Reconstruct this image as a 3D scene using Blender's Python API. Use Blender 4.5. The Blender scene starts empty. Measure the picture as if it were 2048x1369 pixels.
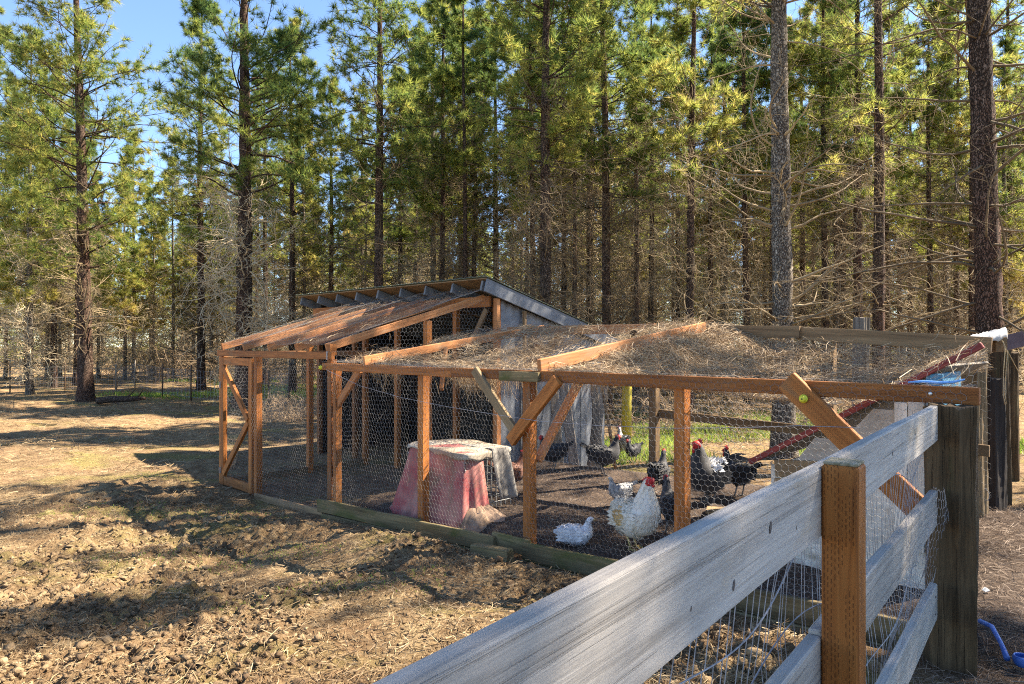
import bpy, math, random
import numpy as np
from mathutils import Vector, Matrix

# ------------------------------------------------------------------ camera, sky, sun, exposure
sc = bpy.context.scene
COL = sc.collection
CAMZ = 1.9
cam_d = bpy.data.cameras.new('camera')
cam = bpy.data.objects.new('camera', cam_d)
COL.objects.link(cam)
cam.location = (0, 0, CAMZ)
cam.rotation_euler = (math.radians(90), 0, 0)
cam_d.sensor_width = 36
cam_d.lens = 36 * 1400 / 2048
cam_d.shift_y = 0.0017
cam_d.clip_start = 0.05
cam_d.clip_end = 1500
sc.camera = cam

SUN_AZ = math.radians(75)      # from +Y towards +X
SUN_EL = math.radians(46)
world = bpy.data.worlds.new('World')
sc.world = world
world.use_nodes = True
wn = world.node_tree
bg = wn.nodes['Background']
sky = wn.nodes.new('ShaderNodeTexSky')
sky.sky_type = 'NISHITA'
sky.sun_disc = False
sky.sun_elevation = SUN_EL
sky.sun_rotation = SUN_AZ
sky.altitude = 2500
sky.air_density = 1.0
sky.dust_density = 0.1
sky.ozone_density = 2.5
wn.links.new(sky.outputs[0], bg.inputs[0])
bg.inputs[1].default_value = 0.085
sun_d = bpy.data.lights.new('sun', 'SUN')
sun_d.energy = 5.0
sun_d.angle = math.radians(0.5)
sun_d.color = (1.0, 0.88, 0.71)
sun = bpy.data.objects.new('sun', sun_d)
COL.objects.link(sun)
S = Vector((math.sin(SUN_AZ) * math.cos(SUN_EL), math.cos(SUN_AZ) * math.cos(SUN_EL), math.sin(SUN_EL)))
sun.rotation_euler = S.to_track_quat('Z', 'Y').to_euler()
sun.location = (30, 15, 30)
sc.view_settings.view_transform = 'Standard'
sc.view_settings.look = 'None'
sc.view_settings.gamma = 1.0
sc.view_settings.exposure = 2.2
sc.cycles.max_bounces = 5
sc.cycles.diffuse_bounces = 3
sc.cycles.glossy_bounces = 2
sc.cycles.transmission_bounces = 3
sc.cycles.transparent_max_bounces = 4
sc.cycles.sample_clamp_indirect = 4.0
sc.cycles.use_denoising = False
sc.cycles.filter_width = 1.1

# ------------------------------------------------------------------ helpers
RNG = np.random.default_rng(7)
random.seed(7)
WM = {}                                   # world matrix of every object built


def nrm(a):
    return a / np.maximum(np.linalg.norm(a, axis=-1, keepdims=True), 1e-9)


def tagit(o, label=None, cat=None, group=None, kind=None):
    if label: o['label'] = label
    if cat:
        o['category'] = cat
        if not kind: o['kind'] = 'thing'
    if group: o['group'] = group
    if kind: o['kind'] = kind
    return o


def thing(name, label, cat, loc=(0, 0, 0), group=None, rz=0.0):
    o = bpy.data.objects.new(name, None)
    o.empty_display_size = 0.1
    COL.objects.link(o)
    m = Matrix.Translation(Vector(loc)) @ Matrix.Rotation(rz, 4, 'Z')
    o.matrix_basis = m
    WM[o.name] = m
    return tagit(o, label, cat, group)


def put(name, me, parent=None, world=None):
    o = bpy.data.objects.new(name, me)
    COL.objects.link(o)
    w = world if world is not None else Matrix.Identity(4)
    WM[o.name] = w
    if parent is not None:
        o.parent = parent
        o.matrix_basis = WM[parent.name].inverted() @ w
    else:
        o.matrix_basis = w
    return o


def local(name, me, parent, loc=None):
    """child whose mesh is already in its parent's own space"""
    m = Matrix.Translation(Vector(loc)) if loc is not None else Matrix.Identity(4)
    return put(name, me, parent, WM[parent.name] @ m)


def mesh_np(name, V, F, mat=None, smooth=False, tint=None):
    V = np.ascontiguousarray(V, dtype=np.float32).reshape(-1, 3)
    F = np.ascontiguousarray(F, dtype=np.int32)
    k = F.shape[1]
    me = bpy.data.meshes.new(name)
    me.vertices.add(len(V))
    me.vertices.foreach_set('co', V.ravel())
    me.loops.add(F.size)
    me.loops.foreach_set('vertex_index', F.ravel())
    me.polygons.add(len(F))
    me.polygons.foreach_set('loop_start', np.arange(0, F.size, k, dtype=np.int32))
    me.polygons.foreach_set('loop_total', np.full(len(F), k, dtype=np.int32))
    if smooth:
        me.polygons.foreach_set('use_smooth', np.ones(len(F), dtype=bool))
    if tint is not None:
        at = me.attributes.new('tint', 'FLOAT', 'POINT')
        at.data.foreach_set('value', np.ascontiguousarray(tint, dtype=np.float32))
    me.update(calc_edges=True)
    if mat: me.materials.append(mat)
    return me


def mesh_py(name, V, F, mat=None, smooth=False):
    me = bpy.data.meshes.new(name)
    me.from_pydata([tuple(v) for v in V], [], F)
    if smooth:
        for p in me.polygons: p.use_smooth = True
    me.update()
    if mat: me.materials.append(mat)
    return me


def prisms(p0, p1, r0, r1, sides=3):
    """n separate open tapered tubes: V (n*2*sides,3), F quads"""
    p0 = np.asarray(p0, float); p1 = np.asarray(p1, float)
    n = len(p0)
    d = nrm(p1 - p0)
    ref = np.where(np.abs(d[:, 2:3]) < 0.9, np.array([[0, 0, 1.0]]), np.array([[1.0, 0, 0]]))
    a = nrm(np.cross(d, ref)); b = np.cross(d, a)
    r0 = np.broadcast_to(np.asarray(r0, float), (n,)); r1 = np.broadcast_to(np.asarray(r1, float), (n,))
    ang = np.arange(sides) * 2 * math.pi / sides
    off = a[:, None, :] * np.cos(ang)[None, :, None] + b[:, None, :] * np.sin(ang)[None, :, None]
    V = np.concatenate([p0[:, None] + off * r0[:, None, None], p1[:, None] + off * r1[:, None, None]], axis=1)
    i = np.arange(sides); j = (i + 1) % sides
    f = np.stack([i, j, j + sides, i + sides], axis=1)
    F = (f[None] + (np.arange(n) * 2 * sides)[:, None, None]).reshape(-1, 4)
    return V.reshape(-1, 3), F


def join_parts(parts):
    Vs, Fs, o = [], [], 0
    for V, F in parts:
        Vs.append(V); Fs.append(F + o); o += len(V)
    return np.concatenate(Vs), np.concatenate(Fs)


def tube(pts, radii, sides=8, cap=True):
    """one continuous tube along pts, python lists of verts and faces"""
    pts = [Vector(p) for p in pts]
    V, F = [], []
    prev = None
    for i, p in enumerate(pts):
        d = (pts[min(i + 1, len(pts) - 1)] - pts[max(i - 1, 0)]).normalized()
        if prev is None:
            ref = Vector((0, 0, 1)) if abs(d.z) < 0.9 else Vector((1, 0, 0))
            a = d.cross(ref).normalized()
        else:
            a = (prev - d * prev.dot(d)).normalized()
        prev = a
        b = d.cross(a)
        r = radii[i] if hasattr(radii, '__len__') else radii
        for k in range(sides):
            an = 2 * math.pi * k / sides
            V.append(p + a * (math.cos(an) * r) + b * (math.sin(an) * r))
    for i in range(len(pts) - 1):
        for k in range(sides):
            k2 = (k + 1) % sides
            F.append((i * sides + k, i * sides + k2, (i + 1) * sides + k2, (i + 1) * sides + k))
    if cap:
        F.append(tuple(range(sides - 1, -1, -1)))
        F.append(tuple((len(pts) - 1) * sides + k for k in range(sides)))
    return V, F


def tube_mesh(name, pts, radii, mat, sides=8, smooth=True):
    V, F = tube(pts, radii, sides)
    return mesh_py(name, V, F, mat, smooth)


def box_mesh(name, L, W, H, mat, bev=0.004, warp=0.0, seed=0, nseg=1):
    """bar along local X (length L), chamfered long edges, optional slight warp"""
    b = min(bev, W * 0.3, H * 0.3)
    w, h = W / 2, H / 2
    prof = [(-w + b, -h), (w - b, -h), (w, -h + b), (w, h - b), (w - b, h), (-w + b, h), (-w, h - b), (-w, -h + b)]
    rg = np.random.default_rng(seed)
    V, F = [], []
    xs = [-L / 2 + L * i / nseg for i in range(nseg + 1)]
    xs = [xs[0], xs[0] + b] + xs[1:-1] + [xs[-1] - b, xs[-1]]
    for i, x in enumerate(xs):
        end = i in (0, len(xs) - 1)
        k = (1 - b / max(w, 1e-6) * 0.7, 1 - b / max(h, 1e-6) * 0.7) if end else (1, 1)
        oy, oz = rg.normal(0, warp, 2) if warp else (0, 0)
        for (y, z) in prof:
            V.append((x, y * k[0] + oy, z * k[1] + oz))
    n = len(prof)
    for i in range(len(xs) - 1):
        for k in range(n):
            k2 = (k + 1) % n
            F.append((i * n + k, i * n + k2, (i + 1) * n + k2, (i + 1) * n + k))
    F.append(tuple(range(n - 1, -1, -1)))
    F.append(tuple((len(xs) - 1) * n + k for k in range(n)))
    return mesh_py(name, V, F, mat)


def frame_matrix(p0, p1, up):
    p0 = Vector(p0); p1 = Vector(p1)
    x = (p1 - p0).normalized()
    up = Vector(up)
    y = up.cross(x).normalized()
    z = x.cross(y)
    m = Matrix(((x.x, y.x, z.x, 0), (x.y, y.y, z.y, 0), (x.z, y.z, z.z, 0), (0, 0, 0, 1)))
    return Matrix.Translation((p0 + p1) / 2) @ m


_bs = [0]


def beam(name, p0, p1, W, H, mat, parent=None, up=(0, 0, 1), bev=0.004, warp=0.0015, nseg=3):
    """timber from p0 to p1; H is measured along 'up', W across"""
    _bs[0] += 1
    L = (Vector(p1) - Vector(p0)).length
    me = box_mesh(name, L, W, H, mat, bev, warp, _bs[0], nseg)
    return put(name, me, parent, frame_matrix(p0, p1, up))


# pixel of the photograph + a real distance -> a point in the place
def P(x, y, d):
    return Vector(((x - 1024) / 1400 * d, d, CAMZ - (y - 688) / 1400 * d))


# coop axes: t runs along the long front (to the left and away), s runs into the coop
AX, AY, Q = 0.137, 6.2, math.sqrt(0.5)


def C(t, s, z=0.0):
    return Vector((AX - Q * t + Q * s, AY + Q * t + Q * s, z))


def ts(x, y):
    return Q * (-(x - AX) + (y - AY)), Q * ((x - AX) + (y - AY))


U3 = Vector((-Q, Q, 0))      # along t
V3 = Vector((Q, Q, 0))       # along s

# lattice noise
_T = np.random.default_rng(3).random((256, 256))


def noise2(x, y, sc_, seed=0):
    x = np.asarray(x, float) * sc_ + seed * 17.31; y = np.asarray(y, float) * sc_ + seed * 7.77
    xi = np.floor(x).astype(int); yi = np.floor(y).astype(int)
    fx = x - xi; fy = y - yi
    fx = fx * fx * (3 - 2 * fx); fy = fy * fy * (3 - 2 * fy)
    a = _T[xi & 255, yi & 255]; b = _T[(xi + 1) & 255, yi & 255]
    c = _T[xi & 255, (yi + 1) & 255]; d = _T[(xi + 1) & 255, (yi + 1) & 255]
    return (a * (1 - fx) + b * fx) * (1 - fy) + (c * (1 - fx) + d * fx) * fy


def sstep(x, a, b):
    k = np.clip((np.asarray(x, float) - a) / (b - a), 0, 1)
    return k * k * (3 - 2 * k)


def ground_base(x, y):
    x = np.asarray(x, float); y = np.asarray(y, float)
    t, s = ts(x, y)
    z = -0.055 * np.clip(t, -5.0, 5.0)
    far = sstep(y, 9, 18)
    z = z * (1 - far) + (-0.27) * far
    # filled earth inside the low run
    ins = sstep(s, 0.03, 0.25) * (1 - sstep(s, 3.0, 4.5)) * sstep(t, -4.2, -3.4) * (1 - sstep(t, 3.0, 3.4))
    z = z * (1 - ins) + ins * (0.12 - 0.035 * np.clip(t, -3, 3) + 0.05 * np.clip(s, 0, 3))
    return z


def ground_z(x, y):
    x = np.asarray(x, float); y = np.asarray(y, float)
    t, s = ts(x, y)
    z = ground_base(x, y)
    pad = (1 - sstep(s, -0.6, -0.1)) + sstep(t, 6.9, 8.0)           # open paddock outside the front
    pad = np.clip(pad, 0, 1)
    fence = sstep((x - 0.8) - 0.775 * (y - 1.83), -0.5, 0.2)        # the camera's side of the board fence
    rough = pad * (1 - fence)
    z = z + (noise2(x, y, 0.45, 1) - 0.5) * 0.16 * (0.25 + 0.75 * rough)
    z = z + (noise2(x, y, 1.7, 2) - 0.5) * 0.085 * (0.3 + 0.9 * rough)
    near = 1 - sstep(y, 10, 16)
    clod = sstep(noise2(x, y, 0.8, 5), 0.25, 0.7)
    z = z + near * rough * (np.abs(noise2(x, y, 6.5, 3) - 0.5) * 0.13 + np.abs(noise2(x, y, 13, 4) - 0.5) * 0.085 + (noise2(x, y, 27, 6) - 0.5) * 0.042) * (0.35 + 0.85 * clod)
    z = z + near * (1 - rough) * (noise2(x, y, 9, 8) - 0.5) * 0.018
    z = z + (1 - near) * (noise2(x, y, 0.9, 9) - 0.5) * 0.14
    return z


def gz(x, y):
    return float(ground_z(np.array([x]), np.array([y]))[0])


# ------------------------------------------------------------------ materials
def new_mat(name):
    m = bpy.data.materials.new(name)
    m.use_nodes = True
    nt = m.node_tree
    return m, nt, nt.nodes['Principled BSDF']


def N(nt, t, **kw):
    n = nt.nodes.new(t)
    for k, v in kw.items():
        if k.startswith('i_'):
            key = k[2:]
            n.inputs[int(key) if key.isdigit() else key].default_value = v
        else:
            setattr(n, k, v)
    return n


def ramp(nt, src, stops):
    r = N(nt, 'ShaderNodeValToRGB')
    e = r.color_ramp.elements
    while len(e) < len(stops): e.new(0.5)
    for el, (p, c) in zip(e, stops):
        el.position = p
        el.color = (c[0], c[1], c[2], 1)
    nt.links.new(src, r.inputs[0])
    return r.outputs[0]


def coords(nt, scale=(1, 1, 1), world=False, rnd=True):
    L = nt.links
    if world:
        g = N(nt, 'ShaderNodeNewGeometry'); out = g.outputs['Position']
    else:
        tc = N(nt, 'ShaderNodeTexCoord'); out = tc.outputs['Object']
        if rnd:
            oi = N(nt, 'ShaderNodeObjectInfo')
            mm = N(nt, 'ShaderNodeMath', operation='MULTIPLY', i_1=37.0)
            L.new(oi.outputs['Random'], mm.inputs[0])
            va = N(nt, 'ShaderNodeVectorMath', operation='ADD')
            L.new(out, va.inputs[0]); L.new(mm.outputs[0], va.inputs[1])
            out = va.outputs[0]
    mp = N(nt, 'ShaderNodeMapping')
    mp.inputs['Scale'].default_value = scale
    L.new(out, mp.inputs[0])
    return mp.outputs[0]


def noise(nt, vec, scale, detail=4, rough=0.55, dist=0.0):
    n = N(nt, 'ShaderNodeTexNoise')
    n.inputs['Scale'].default_value = scale
    n.inputs['Detail'].default_value = detail
    n.inputs['Roughness'].default_value = rough
    n.inputs['Distortion'].default_value = dist
    nt.links.new(vec, n.inputs['Vector'])
    return n.outputs['Fac']


def mixc(nt, fac, a, b, mode='MIX'):
    n = N(nt, 'ShaderNodeMix', data_type='RGBA', blend_type=mode)
    for s, v in ((n.inputs[0], fac), (n.inputs[6], a), (n.inputs[7], b)):
        if hasattr(v, 'links') or isinstance(v, bpy.types.NodeSocket):
            nt.links.new(v, s)
        elif isinstance(v, (int, float)):
            s.default_value = v
        else:
            s.default_value = (v[0], v[1], v[2], 1)
    return n.outputs[2]


def bump(nt, bsdf, h, strength=0.4, dist=0.01):
    b = N(nt, 'ShaderNodeBump')
    b.inputs['Strength'].default_value = strength
    b.inputs['Distance'].default_value = dist
    nt.links.new(h, b.inputs['Height'])
    nt.links.new(b.outputs[0], bsdf.inputs['Normal'])


def wood(name, dark, mid, light, rough=0.75, stain=None, stain_amt=0.5, incised=False, bmp=0.5, grain=1.0, cracks=0.0):
    m, nt, b = new_mat(name)
    v = coords(nt, (0.9, 26 * grain, 26 * grain))
    f1 = noise(nt, v, 1.6, 6, 0.62, 1.2)
    v2 = coords(nt, (0.5, 5, 5))
    f2 = noise(nt, v2, 1.4, 3, 0.5, 0.6)
    c1 = ramp(nt, f1, [(0.34, dark), (0.5, mid), (0.66, light)])
    c2 = ramp(nt, f2, [(0.3, [x * 0.62 for x in mid]), (0.65, [min(1, x * 1.25) for x in light])])
    col = mixc(nt, 0.4, c1, c2)
    oi = N(nt, 'ShaderNodeObjectInfo')
    hs = N(nt, 'ShaderNodeHueSaturation')
    mr = N(nt, 'ShaderNodeMapRange'); mr.inputs[3].default_value = 0.62; mr.inputs[4].default_value = 1.25
    nt.links.new(oi.outputs['Random'], mr.inputs[0])
    nt.links.new(mr.outputs[0], hs.inputs['Value'])
    nt.links.new(col, hs.inputs['Color'])
    col = hs.outputs[0]
    if stain is not None:
        v3 = coords(nt, (1.2, 4, 4))
        f3 = noise(nt, v3, 1.5, 5, 0.6, 0.4)
        s = ramp(nt, f3, [(0.62 - 0.3 * stain_amt, (0, 0, 0)), (0.78 - 0.2 * stain_amt, (1, 1, 1))])
        col = mixc(nt, s, col, stain)
    h = f1
    if cracks:
        fc = noise(nt, coords(nt, (0.35, 42, 42)), 1.5, 5, 0.7, 0.8)
        ck = ramp(nt, fc, [(0.60, (0, 0, 0)), (0.645, (cracks, cracks, cracks))])
        col = mixc(nt, ck, col, [x * 0.35 for x in dark])
        fl = noise(nt, coords(nt, (2.5, 130, 130)), 1.6, 4, 0.7)
        col = mixc(nt, 0.22, col, ramp(nt, fl, [(0.38, dark), (0.62, light)]))
        hs2 = N(nt, 'ShaderNodeMath', operation='SUBTRACT'); nt.links.new(f1, hs2.inputs[0]); nt.links.new(ck, hs2.inputs[1]); h = hs2.outputs[0]
    if incised:
        tc = N(nt, 'ShaderNodeTexCoord')
        sp = N(nt, 'ShaderNodeSeparateXYZ'); nt.links.new(tc.outputs['Object'], sp.inputs[0])
        def mth(op, a, bb=None):
            n = N(nt, 'ShaderNodeMath', operation=op)
            for i, q in enumerate((a, bb)):
                if q is None: continue
                if isinstance(q, (int, float)): n.inputs[i].default_value = q
                else: nt.links.new(q, n.inputs[i])
            return n.outputs[0]
        yz = mth('ADD', sp.outputs[1], sp.outputs[2])
        row = mth('FLOOR', mth('MULTIPLY', yz, 115.0))
        fr = mth('FRACT', mth('MULTIPLY', yz, 115.0))
        jn = noise(nt, coords(nt, (20, 60, 60)), 1.0, 2)
        xo = mth('ADD', mth('ADD', mth('MULTIPLY', sp.outputs[0], 52.0), mth('MULTIPLY', row, 0.417)), mth('MULTIPLY', jn, 1.6))
        fx = mth('FRACT', xo)
        a = mth('LESS_THAN', mth('ABSOLUTE', mth('SUBTRACT', fr, 0.5)), 0.16)
        c = mth('LESS_THAN', mth('ABSOLUTE', mth('SUBTRACT', fx, 0.5)), 0.28)
        dash = mth('MULTIPLY', a, c)
        ns = noise(nt, coords(nt, (6, 30, 30)), 1.0, 2)
        dash = mth('MULTIPLY', dash, mth('GREATER_THAN', ns, 0.47))
        col = mixc(nt, mth('MULTIPLY', dash, 0.6), col, [x * 0.25 for x in dark])
        h = mth('SUBTRACT', f1, mth('MULTIPLY', dash, 1.5))
    nt.links.new(col, b.inputs['Base Color'])
    b.inputs['Roughness'].default_value = rough
    b.inputs['Specular IOR Level'].default_value = 0.25
    bump(nt, b, h, bmp, 0.004)
    return m


def flat(name, c1, c2, scale=6, rough=0.8, metallic=0.0, bmp=0.3, dist=0.006, detail=5, world=False, stops=(0.35, 0.65), spec=0.3):
    m, nt, b = new_mat(name)
    f = noise(nt, coords(nt, (1, 1, 1), world), scale, detail, 0.6, 0.3)
    col = ramp(nt, f, [(stops[0], c1), (stops[1], c2)])
    nt.links.new(col, b.inputs['Base Color'])
    b.inputs['Roughness'].default_value = rough
    b.inputs['Metallic'].default_value = metallic
    b.inputs['Specular IOR Level'].default_value = spec
    if bmp: bump(nt, b, f, bmp, dist)
    return m


def leafy(name, stops, trans=0.4, scale=0.5, rough=0.55):
    """thin leaves or needles: colour from the piece's own tint, light passes through"""
    m, nt, b = new_mat(name)
    at = N(nt, 'ShaderNodeAttribute', attribute_name='tint')
    oi = N(nt, 'ShaderNodeObjectInfo')
    f = noise(nt, coords(nt, (1, 1, 1)), scale, 2)
    a1 = N(nt, 'ShaderNodeMath', operation='MULTIPLY_ADD', i_1=0.55, i_2=0.0); nt.links.new(at.outputs['Fac'], a1.inputs[0])
    a2 = N(nt, 'ShaderNodeMath', operation='MULTIPLY_ADD', i_1=0.5); nt.links.new(f, a2.inputs[0]); nt.links.new(a1.outputs[0], a2.inputs[2])
    a3 = N(nt, 'ShaderNodeMath', operation='MULTIPLY_ADD', i_1=0.22); nt.links.new(oi.outputs['Random'], a3.inputs[0]); nt.links.new(a2.outputs[0], a3.inputs[2])
    a4 = N(nt, 'ShaderNodeMath', operation='SUBTRACT', i_1=0.13); nt.links.new(a3.outputs[0], a4.inputs[0])
    col = ramp(nt, a4.outputs[0], stops)
    nt.links.new(col, b.inputs['Base Color'])
    b.inputs['Roughness'].default_value = rough
    b.inputs['Specular IOR Level'].default_value = 0.25
    tr = N(nt, 'ShaderNodeBsdfTranslucent')
    nt.links.new(col, tr.inputs[0])
    mx = N(nt, 'ShaderNodeMixShader'); mx.inputs[0].default_value = trans
    nt.links.new(b.outputs[0], mx.inputs[1]); nt.links.new(tr.outputs[0], mx.inputs[2])
    nt.links.new(mx.outputs[0], nt.nodes['Material Output'].inputs[0])
    return m


M = {}
M['stain'] = wood('stained_timber', (0.15, 0.045, 0.010), (0.31, 0.105, 0.022), (0.42, 0.16, 0.040), 0.7, incised=True, stain=(0.20, 0.115, 0.055), stain_amt=0.22)
M['rafter'] = wood('rafter_timber', (0.20, 0.068, 0.022), (0.37, 0.145, 0.048), (0.50, 0.24, 0.10), 0.8, stain=(0.30, 0.20, 0.12), stain_amt=0.25)
M['post'] = wood('incised_post', (0.18, 0.052, 0.009), (0.40, 0.135, 0.024), (0.50, 0.19, 0.042), 0.65, incised=True, bmp=0.7)
M['endgrain'] = flat('mossy_end_grain', (0.13, 0.12, 0.07), (0.30, 0.27, 0.20), 60, 0.95, bmp=0.8)
M['grey'] = wood('weathered_board', (0.172, 0.153, 0.131), (0.295, 0.268, 0.235), (0.41, 0.377, 0.335), 0.85, stain=(0.36, 0.29, 0.20), stain_amt=0.1, bmp=0.7, cracks=0.35)
M['knot'] = flat('knot', (0.05, 0.04, 0.035), (0.16, 0.13, 0.11), 40, 0.8)
M['oldpost'] = wood('old_rough_post', (0.011, 0.007, 0.003), (0.055, 0.033, 0.015), (0.13, 0.084, 0.042), 0.9, stain=(0.05, 0.055, 0.02), stain_amt=0.1, bmp=1.0, grain=0.7, cracks=0.9)
M['tie'] = wood('creosoted_tie', (0.010, 0.008, 0.007), (0.024, 0.019, 0.016), (0.05, 0.04, 0.035), 0.9, bmp=0.8)
M['mossy'] = wood('mossy_board', (0.05, 0.034, 0.016), (0.12, 0.086, 0.040), (0.21, 0.165, 0.085), 0.9, stain=(0.07, 0.078, 0.018), stain_amt=0.35, bmp=0.8)
M['greybrace'] = wood('weathered_brace', (0.12, 0.08, 0.042), (0.23, 0.155, 0.08), (0.33, 0.24, 0.135), 0.85)
M['brown'] = wood('brown_rail', (0.10, 0.06, 0.03), (0.21, 0.13, 0.065), (0.32, 0.21, 0.11), 0.85)
M['oldslab'] = wood('old_slab', (0.07, 0.056, 0.042), (0.165, 0.135, 0.105), (0.31, 0.27, 0.22), 0.9)
M['ply'] = wood('pale_plywood', (0.40, 0.37, 0.30), (0.56, 0.52, 0.44), (0.66, 0.62, 0.54), 0.85, bmp=0.3, stain=(0.30, 0.25, 0.18), stain_amt=0.2)
M['blue'] = wood('blue_paint', (0.03, 0.13, 0.23), (0.06, 0.22, 0.36), (0.11, 0.30, 0.45), 0.7, bmp=0.3, stain=(0.22, 0.22, 0.20), stain_amt=0.2)
M['red'] = wood('red_paint', (0.12, 0.020, 0.018), (0.22, 0.035, 0.03), (0.33, 0.08, 0.065), 0.65, bmp=0.3)
M['shadeply'] = wood('shade_dark_plywood', (0.010, 0.008, 0.006), (0.020, 0.016, 0.012), (0.035, 0.027, 0.02), 0.9)
M['fascia'] = flat('grey_fascia', (0.11, 0.12, 0.135), (0.17, 0.18, 0.20), 5, 0.6, bmp=0.1)
M['tail'] = flat('grey_rafter_tail', (0.12, 0.125, 0.13), (0.20, 0.205, 0.21), 8, 0.8, bmp=0.2)
M['metal'] = flat('galvanised_siding', (0.11, 0.12, 0.14), (0.20, 0.21, 0.235), 4, 0.5, 0.3, bmp=0.1)
M['roofm'] = flat('green_metal_roof', (0.16, 0.20, 0.15), (0.25, 0.29, 0.22), 4, 0.5, 0.3, bmp=0.1)
M['wire'] = flat('galvanised_wire', (0.15, 0.145, 0.14), (0.30, 0.29, 0.28), 3, 0.7, 0.0, bmp=0, world=True, spec=0.1)
M['wire2'] = flat('dull_wire', (0.20, 0.195, 0.20), (0.38, 0.37, 0.38), 20, 0.7, 0.0, bmp=0, world=True, spec=0.1)
M['plate'] = flat('connector_plate', (0.5, 0.5, 0.48), (0.65, 0.65, 0.62), 30, 0.4, 0.7, bmp=0.1)
M['yellow'] = flat('yellow_plastic', (0.62, 0.55, 0.03), (0.75, 0.68, 0.06), 20, 0.45, bmp=0.05)
M['yellowpost'] = flat('yellow_post', (0.34, 0.27, 0.02), (0.48, 0.40, 0.05), 6, 0.7, bmp=0.2)
M['bluep'] = flat('blue_plastic', (0.02, 0.085, 0.34), (0.06, 0.14, 0.42), 25, 0.5, bmp=0.05, spec=0.5)
M['bluerag'] = flat('blue_strap', (0.10, 0.28, 0.62), (0.18, 0.38, 0.72), 20, 0.8, bmp=0.2)
M['white'] = flat('white_scrap', (0.36, 0.36, 0.36), (0.52, 0.52, 0.51), 20, 0.8, bmp=0.2)
M['rope'] = flat('twine', (0.36, 0.28, 0.16), (0.52, 0.42, 0.26), 60, 0.9, bmp=0.3)
M['rustflap'] = flat('brown_metal_flap', (0.10, 0.055, 0.05), (0.16, 0.095, 0.085), 8, 0.6, bmp=0.2)
M['tpost'] = flat('rusty_steel', (0.07, 0.045, 0.03), (0.15, 0.10, 0.07), 20, 0.8, 0.3, bmp=0.2)
M['cone'] = flat('pine_cone_scale', (0.035, 0.022, 0.014), (0.10, 0.065, 0.04), 40, 0.9, bmp=0.2)
M['crate'] = flat('crate_wire', (0.30, 0.30, 0.29), (0.46, 0.46, 0.44), 12, 0.5, 0.2, bmp=0)
M['cratein'] = flat('dark_crate_tray', (0.03, 0.03, 0.03), (0.05, 0.05, 0.05), 12, 0.6, bmp=0)


def cloth_mat(name, base, fade, dirt, rough=0.95):
    m, nt, b = new_mat(name)
    f = noise(nt, coords(nt, (1, 1, 1)), 2.6, 5, 0.6, 0.4)
    c = ramp(nt, f, [(0.38, base), (0.62, fade)])
    f2 = noise(nt, coords(nt, (1, 1, 0.6)), 4.2, 5, 0.65)
    c = mixc(nt, ramp(nt, f2, [(0.48, (0, 0, 0)), (0.66, (1, 1, 1))]), c, dirt)
    nt.links.new(c, b.inputs['Base Color'])
    b.inputs['Roughness'].default_value = rough
    b.inputs['Specular IOR Level'].default_value = 0.1
    f3 = noise(nt, coords(nt, (1, 1, 1)), 220, 2)
    bump(nt, b, f3, 0.2, 0.002)
    return m


M['redcloth'] = cloth_mat('faded_red_cloth', (0.32, 0.085, 0.085), (0.40, 0.20, 0.17), (0.20, 0.14, 0.10))
M['dustcloth'] = cloth_mat('dusty_pale_cloth', (0.30, 0.25, 0.19), (0.42, 0.37, 0.30), (0.17, 0.13, 0.09))
M['rag'] = cloth_mat('striped_rag', (0.22, 0.20, 0.18), (0.30, 0.28, 0.25), (0.025, 0.025, 0.03))


def ground_material():
    m, nt, b = new_mat('paddock_earth')
    v = coords(nt, (1, 1, 1), True)
    fine = noise(nt, v, 30, 8, 0.78, 0.3)
    mid = noise(nt, v, 4.2, 5, 0.65, 0.4)
    big = noise(nt, v, 0.75, 4, 0.6, 0.5)
    c_fine = ramp(nt, fine, [(0.33, (0.050, 0.032, 0.018)), (0.45, (0.19, 0.122, 0.064)), (0.58, (0.37, 0.265, 0.142)), (0.72, (0.56, 0.44, 0.26))])
    c_mid = ramp(nt, mid, [(0.38, (0.075, 0.047, 0.027)), (0.52, (0.24, 0.160, 0.085)), (0.66, (0.48, 0.365, 0.205))])
    col = mixc(nt, 0.5, c_fine, c_mid)
    reddish = ramp(nt, big, [(0.42, (0, 0, 0)), (0.58, (1, 1, 1))])
    col = mixc(nt, 0.35, col, mixc(nt, reddish, col, mixc(nt, 0.5, col, (0.30, 0.16, 0.09))))
    mossn = noise(nt, coords(nt, (0.55, 1.2, 1), True), 0.85, 5, 0.65, 0.4)
    mossf = ramp(nt, mossn, [(0.53, (0, 0, 0)), (0.64, (0.8, 0.8, 0.8))])
    mosscol = ramp(nt, fine, [(0.3, (0.10, 0.080, 0.028)), (0.55, (0.27, 0.225, 0.080)), (0.75, (0.46, 0.39, 0.16))])
    col = mixc(nt, mossf, col, mosscol)
    # trodden grey-brown litter, toned darker in place of shade, inside the runs and on the camera's side of the board fence
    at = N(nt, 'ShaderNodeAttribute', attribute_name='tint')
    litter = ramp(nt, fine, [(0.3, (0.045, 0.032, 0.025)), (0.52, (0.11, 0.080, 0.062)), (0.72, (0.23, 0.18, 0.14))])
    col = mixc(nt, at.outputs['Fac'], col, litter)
    nt.links.new(col, b.inputs['Base Color'])
    b.inputs['Roughness'].default_value = 0.97
    b.inputs['Specular IOR Level'].default_value = 0.1
    hb = N(nt, 'ShaderNodeMath', operation='ADD'); nt.links.new(fine, hb.inputs[0]); nt.links.new(mid, hb.inputs[1])
    bump(nt, b, hb.outputs[0], 1.0, 0.05)
    return m


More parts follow.
